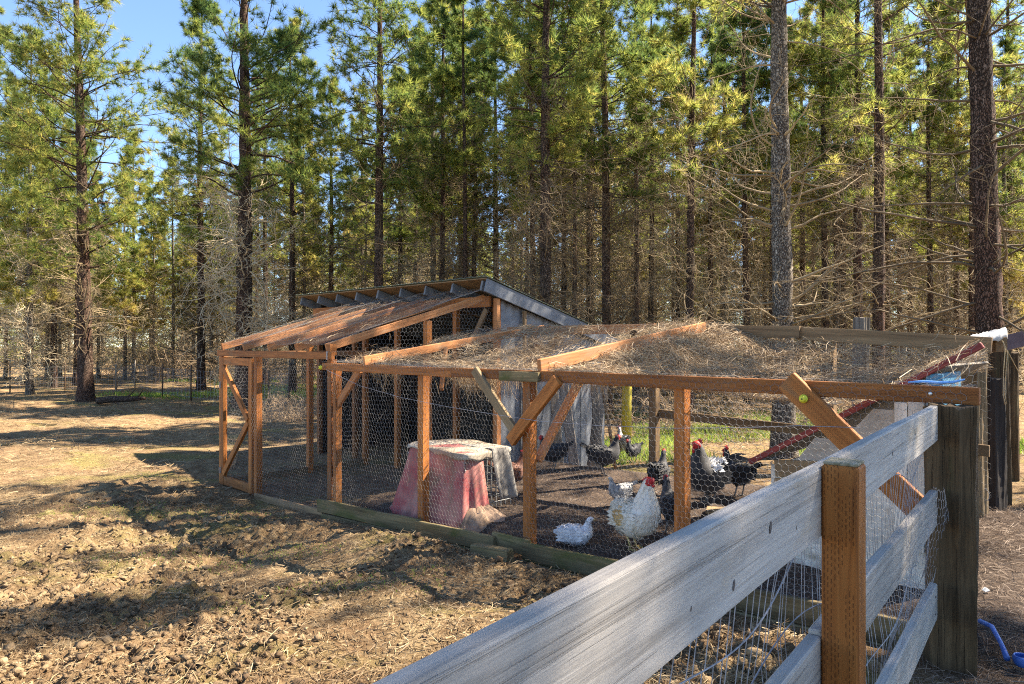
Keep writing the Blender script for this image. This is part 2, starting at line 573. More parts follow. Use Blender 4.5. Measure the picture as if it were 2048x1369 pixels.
M['ground'] = ground_material()
def clod_material():
    m, nt, b = new_mat('dry_clod')
    at = N(nt, 'ShaderNodeAttribute', attribute_name='tint')
    f = noise(nt, coords(nt, (1, 1, 1), True), 45, 5, 0.7)
    ad = N(nt, 'ShaderNodeMath', operation='MULTIPLY_ADD', i_1=0.65); nt.links.new(at.outputs['Fac'], ad.inputs[0])
    mm = N(nt, 'ShaderNodeMath', operation='MULTIPLY', i_1=0.4); nt.links.new(f, mm.inputs[0]); nt.links.new(mm.outputs[0], ad.inputs[2])
    c = ramp(nt, ad.outputs[0], [(0.12, (0.045, 0.030, 0.020)), (0.35, (0.12, 0.080, 0.048)), (0.6, (0.28, 0.20, 0.115)), (0.85, (0.52, 0.41, 0.25))])
    nt.links.new(c, b.inputs['Base Color'])
    b.inputs['Roughness'].default_value = 0.98
    b.inputs['Specular IOR Level'].default_value = 0.08
    bump(nt, b, f, 1.0, 0.012)
    return m


M['clod'] = clod_material()
M['straw'] = leafy('pine_straw', [(0.1, (0.12, 0.075, 0.042)), (0.5, (0.31, 0.215, 0.125)), (0.9, (0.56, 0.45, 0.29))], 0.15, 1.0, 0.6)
M['straw_ground'] = leafy('ground_straw', [(0.1, (0.07, 0.045, 0.026)), (0.5, (0.21, 0.145, 0.08)), (0.9, (0.46, 0.36, 0.21))], 0.15, 1.0, 0.6)
M['straw_grey'] = leafy('old_pine_straw', [(0.1, (0.10, 0.07, 0.05)), (0.5, (0.24, 0.175, 0.125)), (0.9, (0.40, 0.32, 0.24))], 0.1, 1.0, 0.7)
M['grass'] = leafy('grass', [(0.1, (0.11, 0.20, 0.025)), (0.5, (0.24, 0.36, 0.05)), (0.9, (0.45, 0.45, 0.13))], 0.45, 0.3)
M['needle'] = leafy('pine_needles', [(0.10, (0.045, 0.095, 0.040)), (0.34, (0.12, 0.19, 0.050)), (0.56, (0.29, 0.32, 0.065)), (0.80, (0.48, 0.41, 0.115)), (1.0, (0.50, 0.33, 0.12))], 0.65, 0.35)
M['needle_far'] = leafy('far_needles', [(0.05, (0.16, 0.21, 0.05)), (0.5, (0.34, 0.36, 0.09)), (0.95, (0.55, 0.48, 0.17))], 0.6, 0.25)  # colour raised to stand in for sunlight on the far wood
M['deadtwig'] = flat('dead_twig', (0.12, 0.085, 0.048), (0.38, 0.29, 0.17), 0.8, 0.9, bmp=0, stops=(0.3, 0.7))
M['paletwig'] = flat('pale_dead_twig', (0.34, 0.26, 0.16), (0.62, 0.52, 0.35), 0.9, 0.9, bmp=0, stops=(0.3, 0.7))
M['darktwig'] = flat('dark_dead_twig', (0.05, 0.036, 0.022), (0.20, 0.145, 0.085), 0.8, 0.9, bmp=0, stops=(0.3, 0.7))
M['brush'] = flat('brush_twig', (0.20, 0.13, 0.08), (0.48, 0.36, 0.23), 1.1, 0.9, bmp=0, stops=(0.3, 0.7))


def bark_material(name, dark, mid, light, red):
    m, nt, b = new_mat(name)
    v = coords(nt, (9, 9, 3.6))
    vo = N(nt, 'ShaderNodeTexVoronoi'); vo.inputs['Scale'].default_value = 2.6
    nt.links.new(v, vo.inputs['Vector'])
    f = noise(nt, v, 3.0, 6, 0.7, 0.6)
    mm = N(nt, 'ShaderNodeMath', operation='MULTIPLY'); nt.links.new(vo.outputs['Distance'], mm.inputs[0]); nt.links.new(f, mm.inputs[1])
    ed = N(nt, 'ShaderNodeTexVoronoi', feature='DISTANCE_TO_EDGE'); ed.inputs['Scale'].default_value = 3.6
    wv = N(nt, 'ShaderNodeVectorMath', operation='ADD')
    nz_ = N(nt, 'ShaderNodeTexNoise'); nz_.inputs['Scale'].default_value = 2.0; nt.links.new(v, nz_.inputs['Vector'])
    nt.links.new(v, wv.inputs[0]); nt.links.new(nz_.outputs['Color'], wv.inputs[1]); nt.links.new(wv.outputs[0], ed.inputs['Vector'])
    plate = ramp(nt, ed.outputs['Distance'], [(0.02, (0, 0, 0)), (0.16, (1, 1, 1))])
    c = ramp(nt, f, [(0.38, dark), (0.52, mid), (0.64, light)])
    big = noise(nt, coords(nt, (1, 1, 0.5)), 0.9, 3)
    c = mixc(nt, ramp(nt, big, [(0.4, (0, 0, 0)), (0.65, (0.6, 0.6, 0.6))]), c, red)
    c = mixc(nt, plate, [x * 0.7 for x in dark], c)
    nt.links.new(c, b.inputs['Base Color'])
    b.inputs['Roughness'].default_value = 0.95
    b.inputs['Specular IOR Level'].default_value = 0.15
    hh_ = N(nt, 'ShaderNodeMath', operation='MULTIPLY_ADD', i_1=0.5); nt.links.new(f, hh_.inputs[0]); nt.links.new(plate, hh_.inputs[2])
    bump(nt, b, hh_.outputs[0], 1.0, 0.03)
    return m


M['bark'] = bark_material('pine_bark', (0.045, 0.031, 0.024), (0.13, 0.092, 0.070), (0.26, 0.195, 0.155), (0.17, 0.085, 0.055))
M['barkpale'] = bark_material('lichen_and_sunlit_bark', (0.10, 0.08, 0.065), (0.25, 0.21, 0.17), (0.46, 0.42, 0.35), (0.30, 0.25, 0.19))

# ------------------------------------------------------------------ the ground
def graded(lo, hi, dense_lo, dense_hi, step, grow):
    xs = list(np.arange(dense_lo, dense_hi, step))
    s, x = step, xs[-1]
    while x < hi:
        s = s * grow; x += s; xs.append(x)
    s, x = step, xs[0]
    left = []
    while x > lo:
        s = s * grow; x -= s; left.append(x)
    return np.array(left[::-1] + xs)


def build_ground():
    xs = graded(-260, 260, -4.6, 3.4, 0.031, 1.065)
    ys = graded(-30, 520, 3.2, 8.6, 0.031, 1.055)
    X, Y = np.meshgrid(xs, ys)
    Z = ground_z(X, Y)
    V = np.stack([X, Y, Z], -1).reshape(-1, 3)
    nx, ny = len(xs), len(ys)
    i = (np.arange(ny - 1)[:, None] * nx + np.arange(nx - 1)[None]).ravel()
    F = np.stack([i, i + 1, i + 1 + nx, i + nx], 1)
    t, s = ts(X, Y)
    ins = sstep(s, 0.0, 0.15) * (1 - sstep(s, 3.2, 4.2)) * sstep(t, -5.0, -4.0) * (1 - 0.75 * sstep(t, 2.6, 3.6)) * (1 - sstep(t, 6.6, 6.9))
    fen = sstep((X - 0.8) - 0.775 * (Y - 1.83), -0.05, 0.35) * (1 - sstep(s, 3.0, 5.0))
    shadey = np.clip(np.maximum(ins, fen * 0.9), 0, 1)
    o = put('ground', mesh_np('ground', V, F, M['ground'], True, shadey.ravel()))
    tagit(o, kind='structure')
    return o


ground = build_ground()

# ------------------------------------------------------------------ growing branches
def grow(p0, d0, length, K, curl, pull, rng, kick=None):
    """N curved shoots at once -> (N,K+1,3); pull bends each step by a vector"""
    n = len(p0)
    pts = np.zeros((n, K + 1, 3)); pts[:, 0] = p0
    d = nrm(d0.copy())
    st = (length / K)[:, None]
    bend = rng.normal(0, 1, (n, 3)) * curl * 0.6
    for k in range(K):
        d = nrm(d + bend + rng.normal(0, curl * 0.95, (n, 3)) + pull)
        pts[:, k + 1] = pts[:, k] + d * st
    return pts


def shoot_prisms(pts, r0, r1, sides=3):
    n, k, _ = pts.shape
    K = k - 1
    f = np.arange(k) / K
    rad = r0[:, None] * (1 - f)[None] + r1[:, None] * f[None]
    return prisms(pts[:, :-1].reshape(-1, 3), pts[:, 1:].reshape(-1, 3), rad[:, :-1].ravel(), rad[:, 1:].ravel(), sides)


def sample_on(pts, idx, frac):
    K = pts.shape[1] - 1
    q = np.clip(frac * K, 0, K - 1e-4); i = q.astype(int); f = (q - i)[:, None]
    p = pts[idx, i] * (1 - f) + pts[idx, i + 1] * f
    d = nrm(pts[idx, i + 1] - pts[idx, i])
    return p, d


def needle_tufts(c, a, rng, blades=14, L=0.23, w=0.018, spread=0.75):
    n = len(c)
    C0 = np.repeat(c, blades, 0); A0 = np.repeat(a, blades, 0)
    d = nrm(A0 * 0.75 + rng.normal(0, spread, (n * blades, 3)) + np.array([0, 0, 0.10]))
    Ln = L * rng.uniform(0.6, 1.15, (n * blades, 1))
    side = nrm(np.cross(d, rng.normal(0, 1, (n * blades, 3)))) * (w / 2)
    V = np.stack([C0 + side, C0 - side, C0 + d * Ln], 1).reshape(-1, 3)
    F = np.arange(n * blades * 3).reshape(-1, 3)
    tint = np.repeat(np.clip(np.repeat(rng.uniform(0, 1, n), blades) + rng.normal(0, 0.1, n * blades), 0, 1), 3)
    return V, F, tint


def trunk_mesh(name, h, r0, rng, mat, sides=14, lean=(0, 0), wander=0.05, rough=0.06):
    nz = max(14, int(h / 0.28))
    zs = np.linspace(0, h, nz + 1)
    f = zs / h
    cx = lean[0] * f + wander * np.sin(f * 7 + rng.uniform(0, 6)) * f
    cy = lean[1] * f + wander * np.cos(f * 6 + rng.uniform(0, 6)) * f
    rad = r0 * (1 - f) ** 0.75 * 0.96 + 0.012
    rad = rad * (1 + 0.45 * np.exp(-zs / 0.35))
    an = np.arange(sides) * 2 * math.pi / sides
    R = rad[:, None] * (1 + rng.normal(0, rough, (nz + 1, sides)))
    V = np.stack([cx[:, None] + R * np.cos(an), cy[:, None] + R * np.sin(an), np.repeat(zs[:, None], sides, 1) - 0.25 * (zs[:, None] == 0)], -1).reshape(-1, 3)
    i = np.arange(nz)[:, None] * sides; k = np.arange(sides)[None]; k2 = (k + 1) % sides
    F = np.stack([i + k, i + k2, i + sides + k2, i + sides + k], -1).reshape(-1, 4)
    cen = lambda z: np.stack([np.interp(z, zs, cx), np.interp(z, zs, cy), z], -1)
    rr = lambda z: np.interp(z, zs, rad)
    return mesh_np(name, V, F, mat, True), cen, rr


def make_pine(name, seed, h, r0, crown0, dead0, n_dead, Ldead, Llive, n_live, twig_mat='deadtwig', bark='bark', lean=(0, 0),
              tuft_blades=18, tuft_w=0.017, tuft_L=0.26, twig_r=1.3, brown=0.0, curly=0.22, subs=8, twigs=9, droop=0.0):
    """returns mesh data (trunk, dead branches, crown) for one pine; crown = limbs' needles, limbs stay with dead branches"""
    rng = np.random.default_rng(seed)
    tm, cen, rr = trunk_mesh(name + '_trunk', h, r0, rng, M[bark], lean=lean)
    parts = []
    # dead lower branches in loose whorls
    z = np.sort(rng.uniform(dead0, min(crown0 + 2.2, h * 0.75), n_dead)); z = np.round(z / 0.34) * 0.34 + rng.normal(0, 0.05, n_dead)
    az = rng.uniform(0, 2 * math.pi, n_dead)
    el = rng.uniform(-0.25, 0.5, n_dead)
    d = np.stack([np.cos(az) * np.cos(el), np.sin(az) * np.cos(el), np.sin(el)], -1)
    Ln = Ldead * rng.uniform(0.35, 1.1, n_dead)
    pts = grow(cen(z), d, Ln, 9, curly * 0.55, np.array([0, 0, 0.015]), rng)
    rb = np.clip(rr(z) * 0.17, 0.009, 0.034) * rng.uniform(0.6, 1.1, n_dead)
    parts.append(shoot_prisms(pts, rb, np.full(n_dead, 0.004), 4))
    nt_ = n_dead * twigs
    idx = np.repeat(np.arange(n_dead), twigs)
    p, dd = sample_on(pts, idx, rng.uniform(0.15, 1.0, nt_))
    side = nrm(np.cross(dd, rng.normal(0, 1, (nt_, 3))))
    Lt = Ln[idx] * rng.uniform(0.15, 0.42, nt_)
    tw = grow(p, dd * 0.6 + side, Lt, 5, curly, np.array([0, 0, -0.05 - droop]), rng)
    parts.append(shoot_prisms(tw, np.full(nt_, 0.0055 * twig_r), np.full(nt_, 0.0028 * twig_r), 3))
    n3 = nt_ * 2
    idx3 = np.repeat(np.arange(nt_), 2)
    p, dd = sample_on(tw, idx3, rng.uniform(0.3, 1.0, n3))
    side = nrm(np.cross(dd, rng.normal(0, 1, (n3, 3))))
    t3 = grow(p, dd * 0.5 + side, Lt[idx3] * rng.uniform(0.25, 0.6, n3), 2, curly * 1.3, np.array([0, 0, -0.06 - droop]), rng)
    parts.append(shoot_prisms(t3, np.full(n3, 0.004 * twig_r), np.full(n3, 0.0022 * twig_r), 3))
    V, F = join_parts(parts)
    dead = mesh_np(name + '_dead', V, F, M[twig_mat], False)
    # live limbs and needles
    f = rng.uniform(0, 1, n_live) ** 0.9
    z = crown0 + (h - 0.3 - crown0) * np.sort(f); z = np.round(z / 0.45) * 0.45 + rng.normal(0, 0.06, n_live)
    z = np.clip(z, crown0 - 0.3, h - 0.15)
    fz = (z - crown0) / (h - crown0)
    az = rng.uniform(0, 2 * math.pi, n_live)
    el = 0.12 + 0.5 * fz + rng.normal(0, 0.14, n_live)
    d = np.stack([np.cos(az) * np.cos(el), np.sin(az) * np.cos(el), np.sin(el)], -1)
    prof = np.minimum(1, 0.55 + 1.6 * fz) * (1 - np.clip(fz, 0, 1) ** 1.6 * 0.88)
    Ln = Llive * prof * rng.uniform(0.6, 1.15, n_live)
    pts = grow(cen(z), d, Ln, 8, 0.10, np.array([0, 0, 0.035]), rng)
    rb = np.clip(rr(z) * 0.2, 0.009, 0.04)
    lp = [shoot_prisms(pts, rb, np.full(n_live, 0.005), 4)]
    nsub = n_live * subs
    idx = np.repeat(np.arange(n_live), subs)
    fr = rng.uniform(0.28, 1.0, nsub)
    p, dd = sample_on(pts, idx, fr)
    side = nrm(np.cross(dd, np.array([[0, 0, 1.0]])) * rng.choice([-1, 1], (nsub, 1)) + rng.normal(0, 0.35, (nsub, 3)))
    Ls = np.clip(Ln[idx] * (1.15 - fr) * rng.uniform(0.3, 0.6, nsub), 0.15, 1.2)
    sb = grow(p, dd * 0.8 + side, Ls, 4, 0.14, np.array([0, 0, 0.06]), rng)
    lp.append(shoot_prisms(sb, np.full(nsub, 0.0065), np.full(nsub, 0.0035), 3))
    V, F = join_parts(lp)
    limbs = mesh_np(name + '_limbs', V, F, M[bark], False)
    cs, as_ = [], []
    for q in (0.55, 0.78, 1.0):
        c, a = sample_on(sb, np.arange(nsub), np.full(nsub, q)); cs.append(c); as_.append(a)
    c, a = sample_on(pts, np.arange(n_live), np.ones(n_live)); cs.append(c); as_.append(a)
    c = np.concatenate(cs); a = np.concatenate(as_)
    keep = rng.random(len(c)) < 0.93
    c = c[keep]; a = a[keep]
    V, F, tint = needle_tufts(c, a, rng, tuft_blades, tuft_L, tuft_w)
    # lower, inner needles are older and yellower
    up_ = np.clip((V[:, 2] - crown0) / (0.6 * (h - crown0)), 0, 1)
    tint = np.clip(tint * 0.7 + 0.42 * (1 - up_) * (0.25 + brown) + 0.05, 0, 1.0)
    crown = mesh_np(name + '_crown', V, F, M['needle'], False, tint)
    return dict(trunk=tm, dead_branches=dead, limbs=limbs, crown=crown)


def plant(kit, name, label, x, y, z=None, rz=0.0, scale=1.0, group=None, cat='tree', parts=None):
    z = gz(x, y) if z is None else z
    o = bpy.data.objects.new(name, None)
    COL.objects.link(o)
    o.matrix_basis = Matrix.Translation((x, y, z)) @ Matrix.Rotation(rz, 4, 'Z') @ Matrix.Scale(scale, 4)
    WM[o.name] = o.matrix_basis.copy()
    tagit(o, label, cat, group)
    for pn, me in kit.items():
        c = bpy.data.objects.new(pn, me)
        COL.objects.link(c)
        c.parent = o
    return o


# ------------------------------------------------------------------ the pines
K_big = make_pine('pine_big', 11, 21, 0.205, 7.6, 1.8, 70, 3.4, 3.4, 52, lean=(-0.5, 0.2), subs=9, twig_mat='darktwig', twig_r=0.8)
K_lichen = make_pine('pine_lichen', 12, 18, 0.195, 8.2, 2.0, 84, 2.4, 2.8, 50, bark='barkpale', twig_mat='deadtwig', twig_r=0.8, lean=(-0.15, 0), subs=8, droop=0.03)
K_left = make_pine('pine_left', 13, 19, 0.26, 4.6, 2.2, 60, 3.0, 4.2, 120, lean=(-0.35, 0), subs=11, tuft_blades=20, tuft_w=0.02, tuft_L=0.28)
K_curl = make_pine('pine_curl', 14, 19, 0.30, 5.6, 1.6, 110, 3.0, 4.2, 84, twig_mat='paletwig', curly=0.34, lean=(0.1, 0), droop=0.05, twigs=11, subs=12, tuft_blades=26, tuft_w=0.017, tuft_L=0.28, brown=0.4)
KITS = []
for i, (h, r, c0, d0, nd, ld, ll, nl) in enumerate([
        (17, 0.15, 6.4, 1.0, 110, 2.4, 2.5, 100), (16, 0.12, 6.8, 0.8, 116, 2.2, 2.2, 92), (18, 0.17, 6.6, 1.2, 110, 2.6, 2.8, 110),
        (15, 0.11, 5.8, 0.8, 96, 2.1, 2.1, 92)]):
    KITS.append(make_pine('pine_%d' % i, 21 + i, h, r, c0, d0, nd, ld, ll, nl, lean=(random.uniform(-0.3, 0.3), random.uniform(-0.3, 0.3)), twig_mat='deadtwig' if i % 2 else 'darktwig', subs=10, brown=0.3))
KITS.append(KITS[1])
# kits for the deep wood: coarser, leafier, with more yellowed needles, pale bark standing in for sunlit trunks
DEEP = []
for i, (h, r, c0, d0, nd, ld, ll, nl) in enumerate([(17, 0.13, 6.0, 0.6, 120, 2.4, 2.3, 105), (19, 0.15, 7.2, 0.6, 130, 2.6, 2.5, 105), (15, 0.12, 3.4, 0.5, 80, 2.2, 2.3, 110)]):
    DEEP.append(make_pine('pine_deep_%d' % i, 51 + i, h, r, c0, d0, nd, ld, ll, nl, twig_mat='paletwig', bark='barkpale', subs=8, tuft_blades=13, tuft_w=0.025, tuft_L=0.32, twig_r=2.0, brown=1.1, twigs=8))
K_low, K_low2 = DEEP[2], DEEP[0]
K_pole = [make_pine('pine_pole_%d' % i, 61 + i, 17, 0.105, 8.6, 0.9, 105, 2.1, 1.8, 40, twig_mat=('darktwig', 'deadtwig')[i], subs=8, brown=0.5, tuft_blades=14, tuft_w=0.022, tuft_L=0.3, twigs=8) for i in range(2)]
K_thin = make_pine('pine_thin', 33, 17, 0.15, 6.5, 2.0, 40, 2.0, 2.4, 46, subs=7)


def at_px(x, d):
    return (x - 1024) / 1400 * d, d


named = [
    (K_left, 172, 26.0, 1.0, 0.3, 'tall dark-trunked pine standing alone left of the gate, fallen log at its foot'),
    (K_curl, 487, 24.0, 1.0, 1.1, 'stout pine right behind the gate with tangled pale curling dead branches'),
    (K_low, 60, 30.0, 1.05, 2.0, 'slim pine nearest the left edge of the photo'),
    (KITS[2], 757, 24.0, 1.05, 0.5, 'green-crowned pine rising behind the middle of the shed roof'),
    (KITS[3], 880, 27.0, 1.1, 2.5, 'thin straight pine behind the right half of the shed roof'),
    (KITS[1], 944, 29.0, 1.0, 0.9, 'thin pine directly behind the high end of the shed roof'),
    (KITS[0], 993, 30.0, 1.0, 4.0, 'thin pine just right of the high corner of the shed roof'),
    (KITS[2], 1090, 19.0, 1.0, 1.7, 'sturdy straight brown pine behind the downhill edge of the shed roof'),
    (KITS[4], 1066, 25.0, 1.0, 3.1, 'thin pine half hidden behind the sturdy pine at the shed'),
    (KITS[0], 1216, 21.0, 1.0, 5.2, 'slightly leaning pine with light bark between shed and lichen-covered pine'),
    (KITS[1], 1300, 27.0, 1.0, 2.2, 'thin dark pine left of the pair above the straw-covered roof'),
    (KITS[4], 1377, 19.5, 1.0, 0.2, 'dark pine above the rafter end of the straw-covered roof'),
    (K_lichen, 1567, 12.6, 1.0, 0.0, 'grey lichen-barked pine standing at the back rail, netting wrapped round its foot'),
    (KITS[3], 1650, 24.0, 1.1, 1.0, 'thin pine just right of the lichen-barked pine'),
    (KITS[0], 1716, 22.0, 1.0, 3.3, 'thin dark pine left of the twin trunks above the red roof'),
    (K_thin, 1757, 18.0, 1.05, 2.9, 'dark reddish pine rising above the low end of the red roof'),
    (KITS[3], 1862, 25.0, 1.0, 0.7, 'thin pine left of the biggest trunk'),
    (K_big, 1985, 11.3, 1.0, 0.0, 'biggest, nearest pine trunk at the right edge, sunlit along its right side'),
    (KITS[1], 1497, 24.0, 1.0, 4.4, 'thin pine just left of the lichen-barked pine'),
]
for kit, px, d, scl, rz, lab in named:
    x, y = at_px(px, d)
    plant(kit, 'pine_tree', lab, x, y, rz=rz, scale=scl, group='pines along the edge of the wood')

# the wood behind
rg = np.random.default_rng(99)
pts_used = [(at_px(n[1], n[2])) for n in named]
deep = []
tries = 0
while len(deep) < 150 and tries < 9000:
    tries += 1
    d = 24 + 62 * rg.random() ** 0.9
    r = rg.uniform(-0.86, 1.0)
    x = r * d
    if r < -0.28:                              # open clearing on the left
        if d < 43: continue
    if d < 30 and r < 0.0: continue
    if min((x - a) ** 2 + (d - b) ** 2 for a, b in pts_used) < (1.7 if r > -0.28 else 2.3) ** 2: continue
    pts_used.append((x, d)); deep.append((x, d, r))
for px in range(-30, 640, 38):                # closer ranks along the left side of the clearing
    d = rg.uniform(37, 47); x = (px + rg.uniform(-14, 14) - 1024) / 1400 * d
    deep.append((x, d, -0.5))
for px, d in ((-12, 33), (108, 35), (402, 33), (585, 31), (662, 34), (832, 36)):   # tall ones that break the skyline
    deep.append(((px - 1024) / 1400 * d, d, 0.0))
for x, d, r in deep:
    kit = (KITS[:4] + DEEP)[rg.integers(7)] if d < 40 and r else (KITS[2] if not r else DEEP[rg.integers(3 if r > -0.4 else 2) if r > -0.4 else [0, 2, 2][rg.integers(3)]])
    plant(kit, 'pine_tree', 'slender pine deep in the wood behind the coop and paddock', x, d, rz=rg.uniform(0, 6.28), scale=rg.uniform(0.82, 1.12) * (1.0 if r > -0.2 else 0.92), group='slender pines deep in the wood')

npole = 0
while npole < 34:
    d = rg.uniform(23, 42); r = rg.uniform(-0.12, 0.76); x = r * d
    if min((x - a) ** 2 + (d - b) ** 2 for a, b in pts_used) < 1.1 ** 2: continue
    pts_used.append((x, d)); npole += 1
    plant(K_pole[npole % 2], 'pine_tree', 'thin bare-stemmed pine among the close-packed trunks behind the low run', x, d, rz=rg.uniform(0, 6.28), scale=rg.uniform(0.9, 1.1), group='thin close-packed pines')

# pines past the right edge of the view: they throw the dappled shade
shade = [(9.3, 3.6, KITS[2]), (12.3, 5.6, KITS[0]), (11.9, 9.0, K_thin), (10.6, 13.2, K_thin)]
for x, y, kk in shade:
    plant(kk, 'pine_tree', 'pine past the right edge of the photo shading the coop', x, y, rz=x * 1.7, scale=1.0, group='pines beyond the right edge')


def far_wood():
    rng = np.random.default_rng(5)
    Vs, Fs, Ts, o = [], [], [], 0
    n = 420
    d = rng.uniform(82, 120, n); r = rng.uniform(-1.0, 1.1, n)
    for i in range(n):
        x, y = r[i] * d[i], d[i]
        h = rng.uniform(13, 19); m = 240
        f = rng.random(m)
        z = 0.2 + (h - 0.2) * f
        rad = 2.6 * (1 - f) ** 0.7 * np.sqrt(rng.random(m)) + 0.15
        a = rng.uniform(0, 6.28, m)
        c = np.stack([x + rad * np.cos(a), y + rad * np.sin(a), z - 0.3], -1)
        dd = nrm(rng.normal(0, 1, (m, 3))); e = nrm(np.cross(dd, rng.normal(0, 1, (m, 3))))
        L = rng.uniform(0.35, 0.8, (m, 1))
        Vs.append(np.stack([c - dd * L + e * 0.1, c - e * 0.1, c + dd * L], 1).reshape(-1, 3))
        Fs.append(np.arange(m * 3).reshape(-1, 3) + o); o += m * 3
        Ts.append(np.repeat(rng.random(m), 3))
    ob = put('far_wood', mesh_np('far_wood', np.concatenate(Vs), np.concatenate(Fs), M['needle_far'], False, np.concatenate(Ts)))
    tagit(ob, 'mass of far pines closing the gaps between the trunks', 'wood', kind='stuff')


far_wood()


# brush: tangles of bare twigs
def brush_kit(seed, n, L):
    rng = np.random.default_rng(seed)
    p0 = np.stack([rng.normal(0, 0.35, n), rng.normal(0, 0.35, n), np.zeros(n)], -1)
    d = nrm(rng.normal(0, 0.55, (n, 3)) + np.array([0, 0, 1.0]))
    Ln = L * rng.uniform(0.5, 1.1, n)
    a = grow(p0, d, Ln, 8, 0.16, np.array([0, 0, -0.05]), rng)
    parts = [shoot_prisms(a, np.full(n, 0.011), np.full(n, 0.004), 3)]
    m = n * 9; idx = np.repeat(np.arange(n), 9)
    p, dd = sample_on(a, idx, rng.uniform(0.2, 1, m))
    side = nrm(np.cross(dd, rng.normal(0, 1, (m, 3))))
    b = grow(p, dd * 0.6 + side, Ln[idx] * rng.uniform(0.2, 0.45, m), 5, 0.3, np.array([0, 0, -0.1]), rng)
    parts.append(shoot_prisms(b, np.full(m, 0.007), np.full(m, 0.003), 3))
    m2 = m * 2; idx = np.repeat(np.arange(m), 2)
    p, dd = sample_on(b, idx, rng.uniform(0.2, 1, m2))
    side = nrm(np.cross(dd, rng.normal(0, 1, (m2, 3))))
    c = grow(p, dd * 0.6 + side, rng.uniform(0.15, 0.4, m2), 3, 0.35, np.array([0, 0, -0.1]), rng)
    parts.append(shoot_prisms(c, np.full(m2, 0.005), np.full(m2, 0.0025), 3))
    V, F = join_parts(parts)
    return dict(stems=mesh_np('brush_stems', V, F, M['brush']))


B1, B2 = brush_kit(41, 26, 2.6), brush_kit(42, 22, 1.5)
for i, (px, d, k, s_) in enumerate([(300, 43, B1, 1.3), (350, 41, B1, 1.5), (405, 44, B1, 1.5), (430, 38, B1, 1.2), (255, 47, B1, 1.2), (215, 50, B1, 1.0), (560, 36, B1, 1.1), (600, 33, B1, 1.0),
                                    (330, 48, B1, 1.6), (385, 50, B1, 1.7), (450, 47, B1, 1.6), (120, 55, B1, 1.1), (540, 42, B1, 1.4)]):
    x, y = at_px(px, d)
    plant(k, 'brush_tangle', 'tangle of bare brown brush at the far edge of the clearing', x, y, rz=i * 1.3, scale=s_, group='bare brush across the clearing', cat='brush')
for i, (px, d) in enumerate([(575, 19.5), (600, 21.5), (548, 20.5)]):
    x, y = at_px(px, d)
    plant(B2, 'brush_tangle', 'low reddish dead brush seen through the gate netting', x, y, rz=i * 2.1, scale=0.75, group='low brush behind the gate', cat='brush')
for i, (px, d) in enumerate([(1330, 17), (1480, 16.5), (1640, 17.5), (1180, 19), (1290, 21), (1420, 20), (1560, 20), (1700, 19), (1800, 18), (1900, 19), (1850, 16)]):
    x, y = at_px(px, d)
    plant(B2, 'brush_tangle', 'dead brush under the pines behind the low run', x, y, rz=i * 1.7, scale=0.9, group='dead brush under the pines', cat='brush')

# ------------------------------------------------------------------ netting
def hex_edges(w, h, cell):
    """edges of a hexagonal net over [0,w]x[0,h] as (n,2),(n,2); twisted sides run along v"""
    R = cell / math.sqrt(3)
    ni = int(w / cell) + 2; nj = int(h / (1.5 * R)) + 2
    i, j = np.meshgrid(np.arange(-1, ni), np.arange(-1, nj))
    cx = (i * cell + (j % 2) * cell / 2).ravel(); cy = (j * 1.5 * R).ravel()
    def vert(k):
        a = math.pi / 6 + k * math.pi / 3
        return np.stack([cx + R * math.cos(a), cy + R * math.sin(a)], -1)
    v0, v5, v4, v3 = vert(0), vert(5), vert(4), vert(3)
    a = np.concatenate([v0, v5, v4]); b = np.concatenate([v5, v4, v3])
    mid = (a + b) / 2
    k = (mid[:, 0] >= 0) & (mid[:, 0] <= w) & (mid[:, 1] >= 0) & (mid[:, 1] <= h)
    return np.clip(a[k], 0, [w, h]), np.clip(b[k], 0, [w, h])


def net(name, w, h, fmap, parent, cell=0.05, r=0.00095, mask=None, seed=0, jit=0.004, mat='wire', label=None):
    rng = np.random.default_rng(seed)
    a, b = hex_edges(w, h, cell)
    if mask is not None:
        k = mask((a + b) / 2); a, b = a[k], b[k]
    def wob(p):
        q = p.copy()
        q[:, 0] += (noise2(p[:, 0], p[:, 1], 6, seed) - 0.5) * jit * 4
        q[:, 1] += (noise2(p[:, 0], p[:, 1], 6, seed + 3) - 0.5) * jit * 4
        return fmap(q)
    V, F = prisms(wob(a), wob(b), r, r, 3)
    o = put(name, mesh_np(name, V, F, M[mat]), parent)
    o.parent = None
    o.matrix_basis = Matrix.Identity(4)
    if parent is not None:
        o.parent = parent; o.matrix_basis = WM[parent.name].inverted()
    if label: o['label'] = label
    return o


def Cn(t, s, z):
    t, s, z = np.broadcast_arrays(np.asarray(t, float), np.asarray(s, float), np.asarray(z, float))
    return np.stack([AX - Q * t + Q * s, AY + Q * t + Q * s, z], -1)


def gC(t, s):
    p = C(t, s)
    return gz(p.x, p.y)


# ------------------------------------------------------------------ the shed
shed = thing('shed', 'open-fronted timber shed with single-pitch metal roof behind the tall wire run', 'shed', C(6.0, 4.0, gC(6, 4)))
SH_T0, SH_T1, SH_S0, SH_S1 = 3.30, 8.55, 2.70, 5.4
ROOF_F, ROOF_SL = 2.84, 0.27                   # height of the roof's front edge, fall per metre to the back


def roof_z(s):
    return ROOF_F - (s - 2.45) * ROOF_SL


